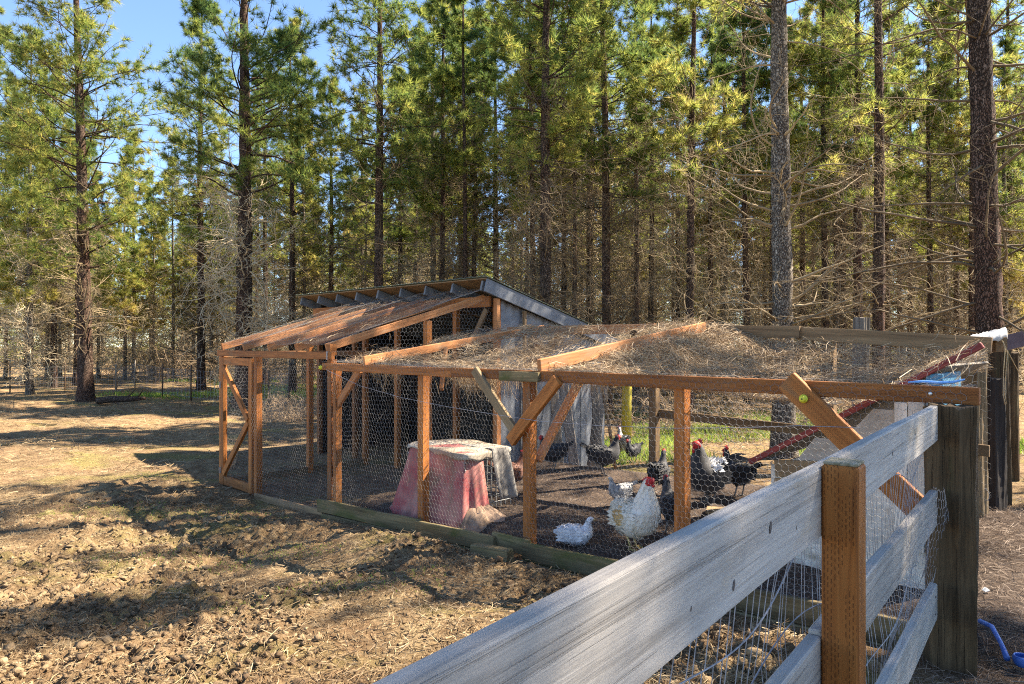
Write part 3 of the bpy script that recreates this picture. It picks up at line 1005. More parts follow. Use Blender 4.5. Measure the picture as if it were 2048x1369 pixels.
# metal roof: ribbed sheet
def ribbed(name, w, L, mat, rib=0.23, hgt=0.010, th=0.004):
    xs, zs = [], []
    x = 0
    while x < w - 1e-6:
        for dx, z in ((0, 0), (0.02, hgt), (0.045, hgt), (0.065, 0)):
            if x + dx <= w: xs.append(x + dx); zs.append(z)
        x += rib
    xs.append(w); zs.append(0)
    V, F = [], []
    n = len(xs)
    for y in (0, L):
        for x, z in zip(xs, zs): V.append((x, y, z))
    for y in (0, L):
        for x, z in zip(xs, zs): V.append((x, y, z - th))
    for i in range(n - 1):
        F.append((i, i + 1, n + i + 1, n + i)); F.append((2 * n + i, 3 * n + i, 3 * n + i + 1, 2 * n + i + 1))
        F.append((i, 2 * n + i, 2 * n + i + 1, i + 1)); F.append((n + i, n + i + 1, 3 * n + i + 1, 3 * n + i))
    F.append((0, n, 3 * n, 2 * n)); F.append((n - 1, 3 * n - 1, 4 * n - 1, 2 * n - 1))
    return mesh_py(name, V, F, mat)


def basis(o, ex, ey, ez):
    return Matrix(((ex.x, ey.x, ez.x, o.x), (ex.y, ey.y, ez.y, o.y), (ex.z, ey.z, ez.z, o.z), (0, 0, 0, 1)))


rs0, rs1 = 2.42, 5.65
ey = (C(0, rs1, roof_z(rs1)) - C(0, rs0, roof_z(rs0))); Lr = ey.length; ey.normalize()
ex = U3.copy()
ez = ex.cross(ey)
if ez.z < 0:
    ex = -ex; ez = ex.cross(ey)
org = C(3.14 if ex.dot(U3) > 0 else 8.80, rs0, roof_z(rs0) + 0.035)
roof = put('roof', ribbed('shed_roof', 8.80 - 3.14, Lr, M['roofm']), shed, basis(org, ex, ey, ez))
# roof deck under the metal
deck = beam('roof_deck', C(5.97, rs0 + 0.03, roof_z(rs0 + 0.03) + 0.016), C(5.97, rs1 - 0.03, roof_z(rs1 - 0.03) + 0.016), 5.60, 0.014, M['brown'], shed)
for k in range(9):
    t = 3.30 + k * (8.66 - 3.30) / 8
    m_ = M['tail']
    beam('rafter', C(t, rs0 + 0.05, roof_z(rs0 + 0.05) - 0.075), C(t, rs1 - 0.1, roof_z(rs1 - 0.1) - 0.075), 0.04, 0.15, m_, shed)
# rake fascia on the near gable end
beam('fascia', C(3.175, rs0 + 0.02, roof_z(rs0 + 0.02) - 0.085), C(3.175, rs1 - 0.02, roof_z(rs1 - 0.02) - 0.085), 0.03, 0.20, M['fascia'], shed)
# front header and posts
hz = roof_z(SH_S0) - 0.24
beam('header', C(SH_T0 + 0.05, SH_S0, hz), C(SH_T1, SH_S0, hz), 0.05, 0.16, M['stain'], shed)
for t in (3.32, 4.25, 5.84, 7.2, 8.5):
    g = gC(t, SH_S0) - 0.1
    beam('post', C(t, SH_S0 + 0.10, g), C(t, SH_S0 + 0.10, hz + 0.05), 0.089, 0.089, M['stain'], shed, up=V3)
# walls: sheathing coloured near-black for the shade inside, metal outside
gzs = -0.35
def wall_quad(name, pts, th, nrmv, mat):
    n = Vector(nrmv) * th
    V = [Vector(p) for p in pts] + [Vector(p) + n for p in pts]
    k = len(pts)
    F = [tuple(range(k)), tuple(range(2 * k - 1, k - 1, -1))] + [(i, i + k, (i + 1) % k + k, (i + 1) % k) for i in range(k)]
    return put(name, mesh_py(name, V, F, mat), shed)
wall_quad('back_wall', [C(SH_T0, SH_S1, gzs), C(SH_T1, SH_S1, gzs), C(SH_T1, SH_S1, roof_z(SH_S1) - 0.02), C(SH_T0, SH_S1, roof_z(SH_S1) - 0.02)], 0.012, V3, M['shadeply'])
wall_quad('side_wall', [C(SH_T1, SH_S0 + .16, gzs), C(SH_T1, SH_S1, gzs), C(SH_T1, SH_S1, roof_z(SH_S1) - 0.02), C(SH_T1, SH_S0 + .16, roof_z(SH_S0 + .16) - 0.02)], 0.012, U3, M['shadeply'])
wall_quad('side_wall', [C(SH_T0 + .03, SH_S0 + .16, gzs), C(SH_T0 + .03, SH_S1, gzs), C(SH_T0 + .03, SH_S1, roof_z(SH_S1) - 0.02), C(SH_T0 + .03, SH_S0 + .16, roof_z(SH_S0 + .16) - 0.02)], 0.012, U3, M['shadeply'])
# galvanised siding sheets on the near end: four upright sheets, ribbed
for k in range(4):
    s0 = SH_S0 + 0.05 + k * 0.66; s1 = s0 + 0.655
    V, F = [], []
    n = 26
    for i in range(n + 1):
        s = s0 + (s1 - s0) * i / n
        bumpv = 0.012 * (0.5 + 0.5 * math.cos(2 * math.pi * i / 6.5)) + 0.004 * (k % 2)
        for z in (gzs + 0.02, roof_z(s) - 0.17):
            V.append(C(SH_T0 - 0.005 - bumpv, s, z))
    for i in range(n): F.append((2 * i, 2 * i + 1, 2 * i + 3, 2 * i + 2))
    V2 = [v + U3 * 0.003 for v in V]; m = len(V)
    F += [tuple(q + m for q in f[::-1]) for f in F]
    put('siding_sheet', mesh_py('siding_sheet', V + V2, F, M['metal'], True), shed)
beam('corner_post', C(SH_T0 - 0.06, SH_S0 + 0.02, gzs), C(SH_T0 - 0.06, SH_S0 + 0.02, roof_z(SH_S0) - 0.2), 0.07, 0.07, M['rafter'], shed, up=V3)
beam('corner_post', C(SH_T0 - 0.06, SH_S0 + 0.62, gzs), C(SH_T0 - 0.06, SH_S0 + 0.62, roof_z(SH_S0 + .62) - 0.2), 0.05, 0.05, M['brown'], shed, up=V3)
beam('brace', C(3.9, SH_S0 + 0.02, 1.75), C(3.45, SH_S0 + 0.02, 2.42), 0.04, 0.09, M['brown'], shed)

# ------------------------------------------------------------------ the tall wire run
TALL0, TALL1 = 3.34, 6.55
EZ = 1.755                                        # middle of the eaves beam
tall = thing('tall_wire_run', 'tall netted run of orange timber with sloping rafters and braced gate, joined to the shed', 'chicken run', C(5.0, 1.2, gC(5, 1.2)))
beam('eaves_beam', C(TALL1 + 0.06, -0.02, EZ), C(TALL0 - 0.10, -0.02, EZ), 0.05, 0.092, M['stain'], tall)
for i, t in enumerate((6.50, 5.74, 4.94, 4.17, 3.40)):
    beam('rafter', C(t, -0.02, EZ + 0.095), C(t, SH_S0 - 0.08, 2.585), 0.042, 0.10, M['rafter'], tall)
for t, s in ((TALL0, 0.0), (5.36, 0.0), (TALL0 + 0.02, 1.52), (TALL1, 1.50), (TALL1, 2.6)):
    top = EZ - 0.05 if s == 0 else EZ + 0.035 + 0.2805 * s
    beam('post', C(t, s + (0.03 if s == 0 else 0), gC(t, s) - 0.15), C(t, s + (0.03 if s == 0 else 0), top), 0.089, 0.089, M['stain'], tall, up=V3)
beam('blocking', C(TALL0, 0.02, EZ + 0.01), C(TALL0, 0.02, EZ + 0.14), 0.09, 0.09, M['stain'], tall, up=V3)
put('connector_plate', box_mesh('connector_plate', 0.10, 0.003, 0.03, M['plate'], 0.001), tall, frame_matrix(C(TALL0 - 0.02, -0.050, EZ - 0.05), C(TALL0 - 0.02, -0.050, EZ + 0.05), V3))
beam('side_rail', C(TALL1, 0.03, EZ - 0.02), C(TALL1, 2.62, EZ - 0.02), 0.04, 0.089, M['rafter'], tall)
beam('brace', C(TALL0, 0.03, 1.05), C(TALL0 - 0.62, 0.03, 1.60), 0.045, 0.089, M['rafter'], tall)
beam('ground_board', C(5.32, -0.03, gC(5.3, 0) + 0.02), C(TALL0 + 0.1, -0.03, gC(3.4, 0) + 0.03), 0.04, 0.09, M['brown'], tall)
beam('ground_board', C(TALL1, 0.1, gC(TALL1, 0.1) + 0.03), C(TALL1, 2.6, gC(TALL1, 2.6) + 0.03), 0.04, 0.12, M['greybrace'], tall)
# gate
GT0, GT1 = 5.44, 6.50
g0 = (gC(GT0, 0) + gC(GT1, 0)) / 2 + 0.02
gtop = EZ - 0.065
gate = beam('gate', C(GT1 - 0.045, -0.01, g0), C(GT1 - 0.045, -0.01, gtop), 0.05, 0.10, M['stain'], tall, up=U3)
beam('stile', C(GT0 + 0.045, -0.01, g0), C(GT0 + 0.045, -0.01, gtop), 0.05, 0.10, M['stain'], gate, up=U3)
beam('rail', C(GT1 - 0.1, -0.01, g0 + 0.07), C(GT0 + 0.1, -0.01, g0 + 0.07), 0.046, 0.13, M['stain'], gate)
beam('rail', C(GT1 - 0.1, -0.01, gtop - 0.055), C(GT0 + 0.1, -0.01, gtop - 0.055), 0.046, 0.11, M['stain'], gate)
midz = (g0 + gtop) / 2 + 0.08
beam('brace', C(GT1 - 0.10, -0.028, gtop - 0.15), C(GT0 + 0.10, -0.028, midz), 0.045, 0.09, M['stain'], gate)
beam('brace', C(GT1 - 0.10, -0.028, g0 + 0.17), C(GT0 + 0.10, -0.028, midz - 0.03), 0.045, 0.09, M['stain'], gate)
beam('gate_post', C(TALL1 + 0.06, 0.05, g0 - 0.2), C(TALL1 + 0.06, 0.05, EZ - 0.05), 0.089, 0.089, M['stain'], tall, up=V3)
for z in (g0 + 0.22, gtop - 0.42):
    put('hinge', box_mesh('hinge', 0.10, 0.006, 0.05, M['plate'], 0.002), gate, frame_matrix(C(GT1 - 0.02, -0.044, z - 0.05), C(GT1 - 0.02, -0.044, z + 0.05), V3))
net('netting', GT1 - GT0 - 0.1, gtop - g0, lambda p: Cn(GT0 + 0.05 + p[:, 0], 0.022, g0 + p[:, 1]), gate, seed=1)
zf = lambda t: -0.055 * np.minimum(t, 5.0) + 0.0
net('netting', 5.36 - TALL0, 1.95, lambda p: Cn(TALL0 + p[:, 0], -0.062 + 0.02 * np.sin(p[:, 0] * 5), -0.24 + p[:, 1]), tall, seed=2)
net('netting', 2.6, 2.0, lambda p: Cn(TALL1 + 0.05, p[:, 0], -0.25 + p[:, 1]), tall, seed=3, cell=0.065)
net('netting', 2.65, 2.9, lambda p: Cn(TALL0 - 0.05, p[:, 0], -0.2 + p[:, 1]), tall, seed=4, cell=0.06, mask=lambda m: m[:, 1] < 2.0 + 0.31 * m[:, 0])
net('netting', 3.25, 2.78, lambda p: Cn(TALL0 - 0.02 + p[:, 0], -0.03 + p[:, 1], EZ + 0.155 + p[:, 1] * 0.311 - 0.03 * np.abs(np.sin((p[:, 0]) * math.pi / 0.775)) + 0.02 * (noise2(p[:, 0], p[:, 1], 2, 3) - .5)), tall, seed=5)

# ------------------------------------------------------------------ the low wire run
BZ = 1.62                                          # middle of the front beam
low = thing('low_wire_run', 'long low netted run of orange posts under a roof of straw-laden wire netting', 'chicken run', C(0.0, 1.4, gC(0, 1.4)))
TR = -3.40
beam('front_beam', C(3.46, -0.02, BZ), C(1.0, -0.02, BZ - 0.003), 0.045, 0.089, M['stain'], low)
beam('front_beam', C(0.998, -0.02, BZ - 0.002), C(-0.35, -0.02, BZ), 0.045, 0.089, M['stain'], low)
beam('front_beam', C(-0.352, -0.02, BZ + 0.002), C(TR, -0.02, BZ - 0.004), 0.045, 0.095, M['stain'], low, nseg=5)
beam('beam_splice', C(0.28, -0.064, BZ - 0.008), C(-0.20, -0.064, BZ - 0.008), 0.038, 0.086, M['mossy'], low)
for t in (1.55, 0.0, -1.53):
    beam('post', C(t, 0.045 if t else 0.03, gC(t, 0.1) - 0.2), C(t, 0.045 if t else 0.03, BZ - 0.04), 0.089, 0.089, M['stain'], low, up=V3)
beam('post', C(TALL0 - 0.12, 0.03, gC(3.2, 0) - 0.2), C(TALL0 - 0.12, 0.03, BZ - 0.03), 0.06, 0.089, M['stain'], low, up=V3)
# braces at the middle post
beam('brace', C(0.06, -0.075, 1.10), C(0.62, -0.075, 1.655), 0.038, 0.089, M['greybrace'], low)
beam('brace', C(0.14, -0.073, 1.03), C(-0.42, -0.073, 1.60), 0.05, 0.105, M['stain'], low)
beam('brace', C(-0.02, 0.11, 0.85), C(-0.02, 0.70, 1.55), 0.045, 0.089, M['rafter'], low, up=U3)
# long brace on the right
bp0, bp1 = C(-2.36, -0.068, 1.665), C(-3.12, -0.068, 0.96)
beam('brace', bp0, bp1, 0.045, 0.14, M['stain'], low)
# rafters and back rails
BKZ = 2.06
def back_z(t):
    return np.interp(t, [-3.6, -2.9, -0.6, 3.4], [1.86, 1.885, BKZ, BKZ + 0.02])
beam('rafter', C(2.55, -0.03, BZ + 0.085), C(2.55, 3.0, 2.12), 0.042, 0.10, M['rafter'], low)
beam('rafter', C(-0.17, -0.03, BZ + 0.085), C(-0.17, 2.75, 2.09), 0.048, 0.115, M['rafter'], low)
beam('back_rail', C(3.2, 2.92, BKZ + 0.03), C(0.6, 2.92, BKZ + 0.03), 0.045, 0.12, M['rafter'], low)
beam('back_rail', C(0.62, 2.80, BKZ + 0.01), C(-1.25, 2.80, 2.02), 0.045, 0.13, M['brown'], low)
beam('back_rail', C(-1.2, 2.84, 2.015), C(-2.92, 2.84, 1.885), 0.045, 0.14, M['brown'], low)
beam('back_rail', C(0.6, 2.86, 1.05), C(-2.9, 2.86, 0.95), 0.035, 0.10, M['brown'], low)
for t, z1 in ((2.6, 2.0), (0.55, 2.0), (-1.55, 1.9)):
    beam('post', C(t, 2.82, gC(t, 2.8) - 0.2), C(t, 2.82, z1), 0.10, 0.10, M['brown'], low, up=V3)
beam('brace', C(2.6, 2.72, 1.55), C(2.0, 2.72, 2.0), 0.045, 0.09, M['rafter'], low)
beam('brace', C(1.95, 2.70, 1.50), C(2.5, 2.70, 2.02), 0.045, 0.09, M['stain'], low)
beam('brace', C(2.3, 0.9, 1.35), C(2.52, 1.15, 1.84), 0.045, 0.07, M['rafter'], low)
# mossy sill boards, one behind the other along the front
sill = [(3.48, 1.42, 0.0, 0.155), (1.46, 0.30, -0.030, 0.15), (-0.06, -3.2, -0.026, 0.16)]
for i, (ta, tb, off, h) in enumerate(sill):
    za, zb = 0.0 - 0.052 * ta + 0.10, 0.0 - 0.052 * tb + 0.10
    beam('sill_board', C(ta, -0.085 + off, za), C(tb, -0.085 + off, zb), 0.042, h, M['mossy'], low, bev=0.006, warp=0.003, nseg=6)
    beam('sill_board', C(ta - 0.12, -0.100 + off, za - h), C(tb, -0.100 + off, zb - h), 0.042, h, M['mossy'], low, bev=0.006, warp=0.003, nseg=6)
beam('sill_board', C(0.36, -0.075, 0.115), C(-0.10, -0.075, 0.125), 0.04, 0.14, M['mossy'], low, bev=0.006)
b_ = beam('loose_board', C(0.33, -0.34, gC(0.33, -0.34) + 0.06), C(-0.13, -0.34, gC(-0.13, -0.34) + 0.06), 0.09, 0.11, M['mossy'], bev=0.008)
tagit(b_, 'short mossy block of lumber lying in front of the sill boards', 'board')


# roof netting: sags between the timbers, lifted by the little red-roofed house
HOUSE_Z0, HOUSE_T0, HOUSE_SL = 0.98, -1.727, 0.595
def roof_net(t, s):
    t = np.asarray(t, float); s = np.asarray(s, float)
    f = np.clip(s / 2.85, 0, 1)
    z = (BZ + 0.06) * (1 - f) + (back_z(t) + 0.08 - 0.14 * (1 - sstep(t, -1.0, -0.3))) * f
    knots = np.array([-3.45, -0.17, 2.55, 3.5])
    i = np.clip(np.searchsorted(knots, t) - 1, 0, 2)
    u = np.clip((t - knots[i]) / (knots[i + 1] - knots[i]), 0, 1)
    sag = np.array([0.30, 0.24, 0.05])[i]
    z = z - sag * np.sin(math.pi * f) ** 0.7 * np.sin(math.pi * u) ** 0.6
    z = z + (noise2(t, s, 1.6, 11) - 0.5) * 0.10 * np.sin(math.pi * f) + (noise2(t, s, 4, 12) - 0.5) * 0.04 * np.sin(math.pi * f)
    rz_ = HOUSE_Z0 + (HOUSE_T0 - t) * HOUSE_SL + 0.055
    rz_ = rz_ - 1.1 * np.maximum(0, 0.70 - s) - 0.5 * np.maximum(0, s - 2.1)
    z = np.maximum(z, np.where(t < HOUSE_T0 + 0.1, rz_ - 0.02, -9))
    return z


net('roof_netting', 6.9, 2.9, lambda p: Cn(-3.4 + p[:, 0], p[:, 1] - 0.03, roof_net(-3.4 + p[:, 0], p[:, 1] - 0.03)), low, seed=6, jit=0.012, cell=0.06, mask=lambda m: m[:, 0] - 3.4 > -3.36 + 0.16 * m[:, 1])
net('netting', 6.72, 1.56, lambda p: Cn(TR + 0.05 + p[:, 0], -0.052, 0.10 - 0.052 * (TR + p[:, 0]) + p[:, 1] * (1.50 + 0.052 * (TR + p[:, 0])) / 1.5), low, seed=7, jit=0.006)
net('netting', 5.8, 1.75, lambda p: Cn(-2.9 + p[:, 0], 2.90, 0.1 + p[:, 1]), low, seed=8, cell=0.075)

# straw lying on the roof netting
def strips(c, d, L, w, rng, bend=0.25):
    """thin bent strips, two quads each"""
    n = len(c)
    d = nrm(d)
    side = nrm(np.cross(d, rng.normal(0, 1, (n, 3)))) * (w / 2)
    bv = rng.normal(0, bend, (n, 3)) * (L[:, None] if hasattr(L, '__len__') else L)
    Lc = L[:, None] if hasattr(L, '__len__') else L
    a = c - d * Lc / 2; b = c + bv * 0.3; e = c + d * Lc / 2
    V = np.stack([a - side, a + side, b + side, b - side, e + side * 0.4, e - side * 0.4], 1).reshape(-1, 3)
    o = (np.arange(n) * 6)[:, None]
    F = np.stack([o + np.array([[0, 1, 2, 3]]), o + np.array([[3, 2, 4, 5]])], 1).reshape(-1, 4)
    return V, F, np.repeat(np.clip(rng.normal(0.5, 0.28, n), 0, 1), 6)


def roof_straw():
    rng = np.random.default_rng(61)
    n = 140000
    t = rng.uniform(-3.4, 3.3, n); s = rng.uniform(0.02, 2.82, n)
    dens = (0.06 + 0.30 * (t < -0.3)) + 1.0 * sstep(noise2(t, s, 1.3, 21), 0.40, 0.66) * (0.35 + 0.65 * sstep(noise2(t, s, 3.2, 22), 0.35, 0.65))
    dens = dens * np.where(t > 1.4, 0.55, 1.0) * np.where(t < -0.3, 1.35, 1.0) * np.where((t < -2.1) & (s < 1.35), 0.14, 1.0) * (0.5 + 0.5 * sstep(s, 0.1, 0.7))
    k = (rng.random(n) < dens * 0.42) & (t > -3.33 + 0.16 * s)
    t, s = t[k], s[k]; n = len(t)
    e = 0.03
    z = roof_net(t, s)
    gt = (roof_net(t + e, s) - z) / e; gs = (roof_net(t, s + e) - z) / e
    a = rng.uniform(0, 2 * math.pi, n)
    dt, ds = np.cos(a), np.sin(a)
    d = Cn(dt, ds, 0) - Cn(0, 0, 0); cl = sstep(noise2(t, s, 2.4, 23), 0.35, 0.75)
    d[:, 2] = np.clip(dt * gt + ds * gs, -1, 1) + rng.normal(0, 0.20, n) * (1 + 1.6 * cl)
    c = Cn(t, s, z + rng.exponential(0.012, n) * (0.6 + 1.8 * cl) - 0.004)
    V, F, T = strips(c, d, rng.uniform(0.09, 0.22, n), 0.0040, rng)
    # wisps hanging down through the netting
    m = 1500
    cl = rng.choice([0.75, 0.95, 2.4, -0.25, -0.6, 0.5, 1.0, 0.85], m)
    t2 = cl + rng.normal(0, 0.12, m); s2 = np.abs(rng.normal(0.15, 0.15, m))
    c2 = Cn(t2, s2, roof_net(t2, s2) - rng.exponential(0.05, m) - 0.03)
    d2 = np.stack([rng.normal(0, 0.35, m), rng.normal(0, 0.35, m), -np.ones(m)], -1)
    V2, F2, T2 = strips(c2, d2, rng.uniform(0.1, 0.2, m), 0.0032, rng)
    V3_, F3 = join_parts([(V, F), (V2, F2)])
    o = put('pine_straw', mesh_np('pine_straw', V3_, F3, M['straw'], False, np.concatenate([T, T2])))
    tagit(o, 'dry pine straw lying thick on the netting roof of the low run', 'pine straw', kind='stuff')
    # a thin scatter on the tall run's sloping roof
    n = 600
    t = rng.uniform(3.3, 6.5, n); s = rng.uniform(0, 2.6, n)
    a = rng.normal(0.9, 0.5, n)
    d = Cn(np.cos(a), np.sin(a), 0) - Cn(0, 0, 0); d[:, 2] = np.sin(a) * 0.311
    c = Cn(t, s, EZ + 0.165 + s * 0.311)
    V, F, T = strips(c, d, rng.uniform(0.1, 0.2, n), 0.0032, rng)
    o = put('pine_straw', mesh_np('pine_straw_thin', V, F, M['straw'], False, T))
    tagit(o, 'thin scatter of pine needles on the tall run\'s sloping netting', 'pine straw', kind='stuff')


roof_straw()


# pine cones
def cone_mesh(seed):
    rng = np.random.default_rng(seed)
    V, F = [], []
    n = 70
    for i in range(n):
        f = (i + 0.5) / n
        a = i * 2.39996
        r = 0.034 * math.sin(math.pi * (0.12 + 0.8 * f)) ** 0.8
        z = 0.085 * f
        o = Vector((math.cos(a), math.sin(a), 0)); tn = Vector((-math.sin(a), math.cos(a), 0))
        base = o * (r * 0.35) + Vector((0, 0, z))
        tip = o * (r * (1.15 + rng.uniform(-.1, .1))) + Vector((0, 0, z + 0.012 - 0.02 * (1 - f)))
        k = len(V)
        V += [base - tn * 0.006, base + tn * 0.006, tip + tn * 0.009, tip - tn * 0.009, base + Vector((0, 0, 0.006)), tip + Vector((0, 0, 0.006))]
        F += [(k, k + 1, k + 2, k + 3), (k, k + 3, k + 5, k + 4), (k + 1, k + 4, k + 5, k + 2), (k + 3, k + 2, k + 5)]
    return mesh_py('pine_cone', V, F, M['cone'])


CONE = cone_mesh(1)
cone_px = [(1265, 668, 2.45), (1620, 728, 1.25), (1650, 733, 1.15), (1685, 728, 1.25), (1695, 741, 1.05), (1640, 752, 0.45), (1625, 758, 0.4), (1700, 731, 1.35), (1735, 726, 1.25), (1665, 757, 0.35), (1607, 757, 0.45), (1755, 724, 1.35)]
clab = ['lone pine cone by the straw above the broken rafter end', 'large pine cone at the end of the twig on the straw roof', 'pine cone just right of the twig end on the straw roof',
        'upper pine cone of the pile in the straw', 'lower pine cone of the pile in the straw', 'pine cone low on the netting near the front beam', 'leftmost of the low pine cones by the front beam',
        'pine cone on the right flank of the pile', 'pine cone right of the pile', 'pine cone low beside the front beam, rightmost there', 'small pine cone half under straw at the front beam', 'pine cone farthest right on the straw roof']
for i, (px, py, s) in enumerate(cone_px):
    r = (px - 1024) / 1400
    # point on the roof netting at that depth s
    d = (AX + AY + 2 * Q * s) / (1 + r)
    x, y = r * d, d
    t, s_ = ts(x, y)
    z = float(roof_net(np.array([t]), np.array([s_]))[0])
    o = put('pine_cone', CONE, None, Matrix.Translation((x, y, z + 0.035)) @ Matrix.Rotation(i * 1.9, 4, 'Z') @ Matrix.Rotation(1.35, 4, 'X') @ Matrix.Scale(1.15, 4))
    tagit(o, clab[i], 'pine cone', 'pine cones on the netting roof')
tw = []
for (px, py, s) in ((1500, 737, 1.2), (1540, 736, 1.2), (1580, 733, 1.25), (1612, 733, 1.25)):
    r = (px - 1024) / 1400; d = (AX + AY + 2 * Q * s) / (1 + r); t, s_ = ts(r * d, d)
    tw.append((r * d, d, float(roof_net(np.array([t]), np.array([s_]))[0]) + 0.03))
tagit(put('twig', tube_mesh('twig', tw, [0.004, 0.006, 0.007, 0.005], M['cone'], 5)), 'thin dark twig lying on the straw roof left of the pine cones', 'twig')

# yellow insulators and the line between them
def insulator(p, label, rz):
    o = thing('wire_insulator', label, 'insulator', p, 'yellow insulators on the low run', rz)
    V, F = tube([(0, 0, 0), (0.012, 0, 0), (0.016, 0, 0), (0.03, 0, 0), (0.034, 0, 0)], [0.026, 0.028, 0.018, 0.02, 0.012], 10)
    local('disc', mesh_py('insulator_disc', V, F, M['yellow'], True), o)
    local('nail_head', tube_mesh('nail_head', [(0.034, 0, 0), (0.038, 0, 0)], 0.005, M['cratein'], 8), o)
    return o
insulator(C(3.40, -0.085, BZ - 0.01), 'yellow plastic insulator at the far left end of the long beam', math.radians(225))
ip = P(1608, 798, 0); 
rI = (1608 - 1024) / 1400; dI = (AX + AY - 2 * Q * 0.095) / (1 + rI)
insulator(P(1608, 798, dI), 'yellow plastic insulator on the long brace near the corner post', math.radians(225))
lp = []
for px, py in ((652, 740), (720, 772), (800, 795), (900, 815), (1000, 831), (1080, 843), (1200, 852), (1350, 857), (1480, 856), (1600, 852), (1720, 856)):
    r = (px - 1024) / 1400; d = (AX + AY - 2 * Q * 0.12) / (1 + r)
    lp.append(P(px, py, d))
tagit(put('fence_wire', tube_mesh('fence_wire', lp, 0.0022, M['wire2'], 5)), 'single thin line strung across the front of the low run', 'wire')

# ------------------------------------------------------------------ the little red-roofed hen house inside the run
HS = 0.80
hh = thing('hen_house', 'small pale plywood hen house with sloping red-edged roof and blue trim behind the boards', 'hen house', C(-2.5, 1.5, 0.1))
def hz_(t): return HOUSE_Z0 + (HOUSE_T0 - t) * HOUSE_SL
# stepped siding boards of the gable face
zb = 0.14
courses = [(-1.92, -2.98, 0.14, 0.42), (-1.90, -2.98, 0.42, 0.70), (-1.86, -2.98, 0.70, 0.96), (-2.02, -2.98, 0.96, 1.20), (-2.40, -2.98, 1.20, 1.44), (-2.80, -2.98, 1.44, 1.60)]
for i, (ta, tb, z0, z1) in enumerate(courses):
    # each course is a polygon cut off under the roof line
    pts = [(tb, z0), (tb, min(z1, hz_(tb) - 0.05))]
    tl = HOUSE_T0 - (z1 + 0.06 - HOUSE_Z0) / HOUSE_SL        # where the roof passes z1
    tl0 = HOUSE_T0 - (z0 + 0.06 - HOUSE_Z0) / HOUSE_SL
    a = min(ta, tl); b = min(ta, tl0)
    pts += [(a, z1), (b, z0)]
    off = 0.006 * (i % 2)
    V = [C(t, HS - off, z + 0.002) for t, z in pts] + [C(t, HS - off + 0.02, z + 0.002) for t, z in pts]
    F = [(0, 1, 2, 3), (7, 6, 5, 4), (0, 4, 5, 1), (1, 5, 6, 2), (2, 6, 7, 3), (3, 7, 4, 0)]
    put('siding_board', mesh_py('siding_board', V, F, M['ply']), hh)
for z in (0.60, 0.78, 0.92):
    beam('ragged_board', C(-1.80 - 0.1 * (z > 0.7), HS - 0.02, z + 0.02), C(-2.25, HS - 0.02, z + 0.05), 0.014, 0.13, M['greybrace'], hh)
beam('rake_board', C(-1.70, HS - 0.035, hz_(-1.70)), C(-3.26, HS - 0.035, hz_(-3.26)), 0.03, 0.042, M['red'], hh)
# roof sheet
a0, a1 = C(-1.72, HS - 0.02, hz_(-1.72) + 0.033), C(-3.30, HS - 0.02, hz_(-3.30) + 0.033)
beam('roof_panel', C(-1.72, HS + 0.66, hz_(-1.72) + 0.0), C(-3.03, HS + 0.66, hz_(-3.03) + 0.0), 1.36, 0.018, M['oldslab'], hh)
beam('wall', C(-1.92, HS + 0.34, 0.42), C(-1.92, HS + 0.34, 0.98), 0.02, 0.62, M['ply'], hh, up=V3)
beam('wall', C(-2.98, HS + 0.34, 0.14), C(-2.98, HS + 0.34, 1.70), 0.02, 0.62, M['blue'], hh, up=V3)
beam('corner_trim', C(-2.99, HS - 0.024, 0.12), C(-2.99, HS - 0.024, 1.70), 0.10, 0.022, M['blue'], hh, up=V3)
beam('door_board', C(-2.88, HS - 0.022, 0.5), C(-2.88, HS - 0.022, 1.58), 0.10, 0.02, M['ply'], hh, up=V3)
beam('door_board', C(-2.785, HS - 0.018, 0.55), C(-2.785, HS - 0.018, 1.50), 0.08, 0.02, M['ply'], hh, up=V3)
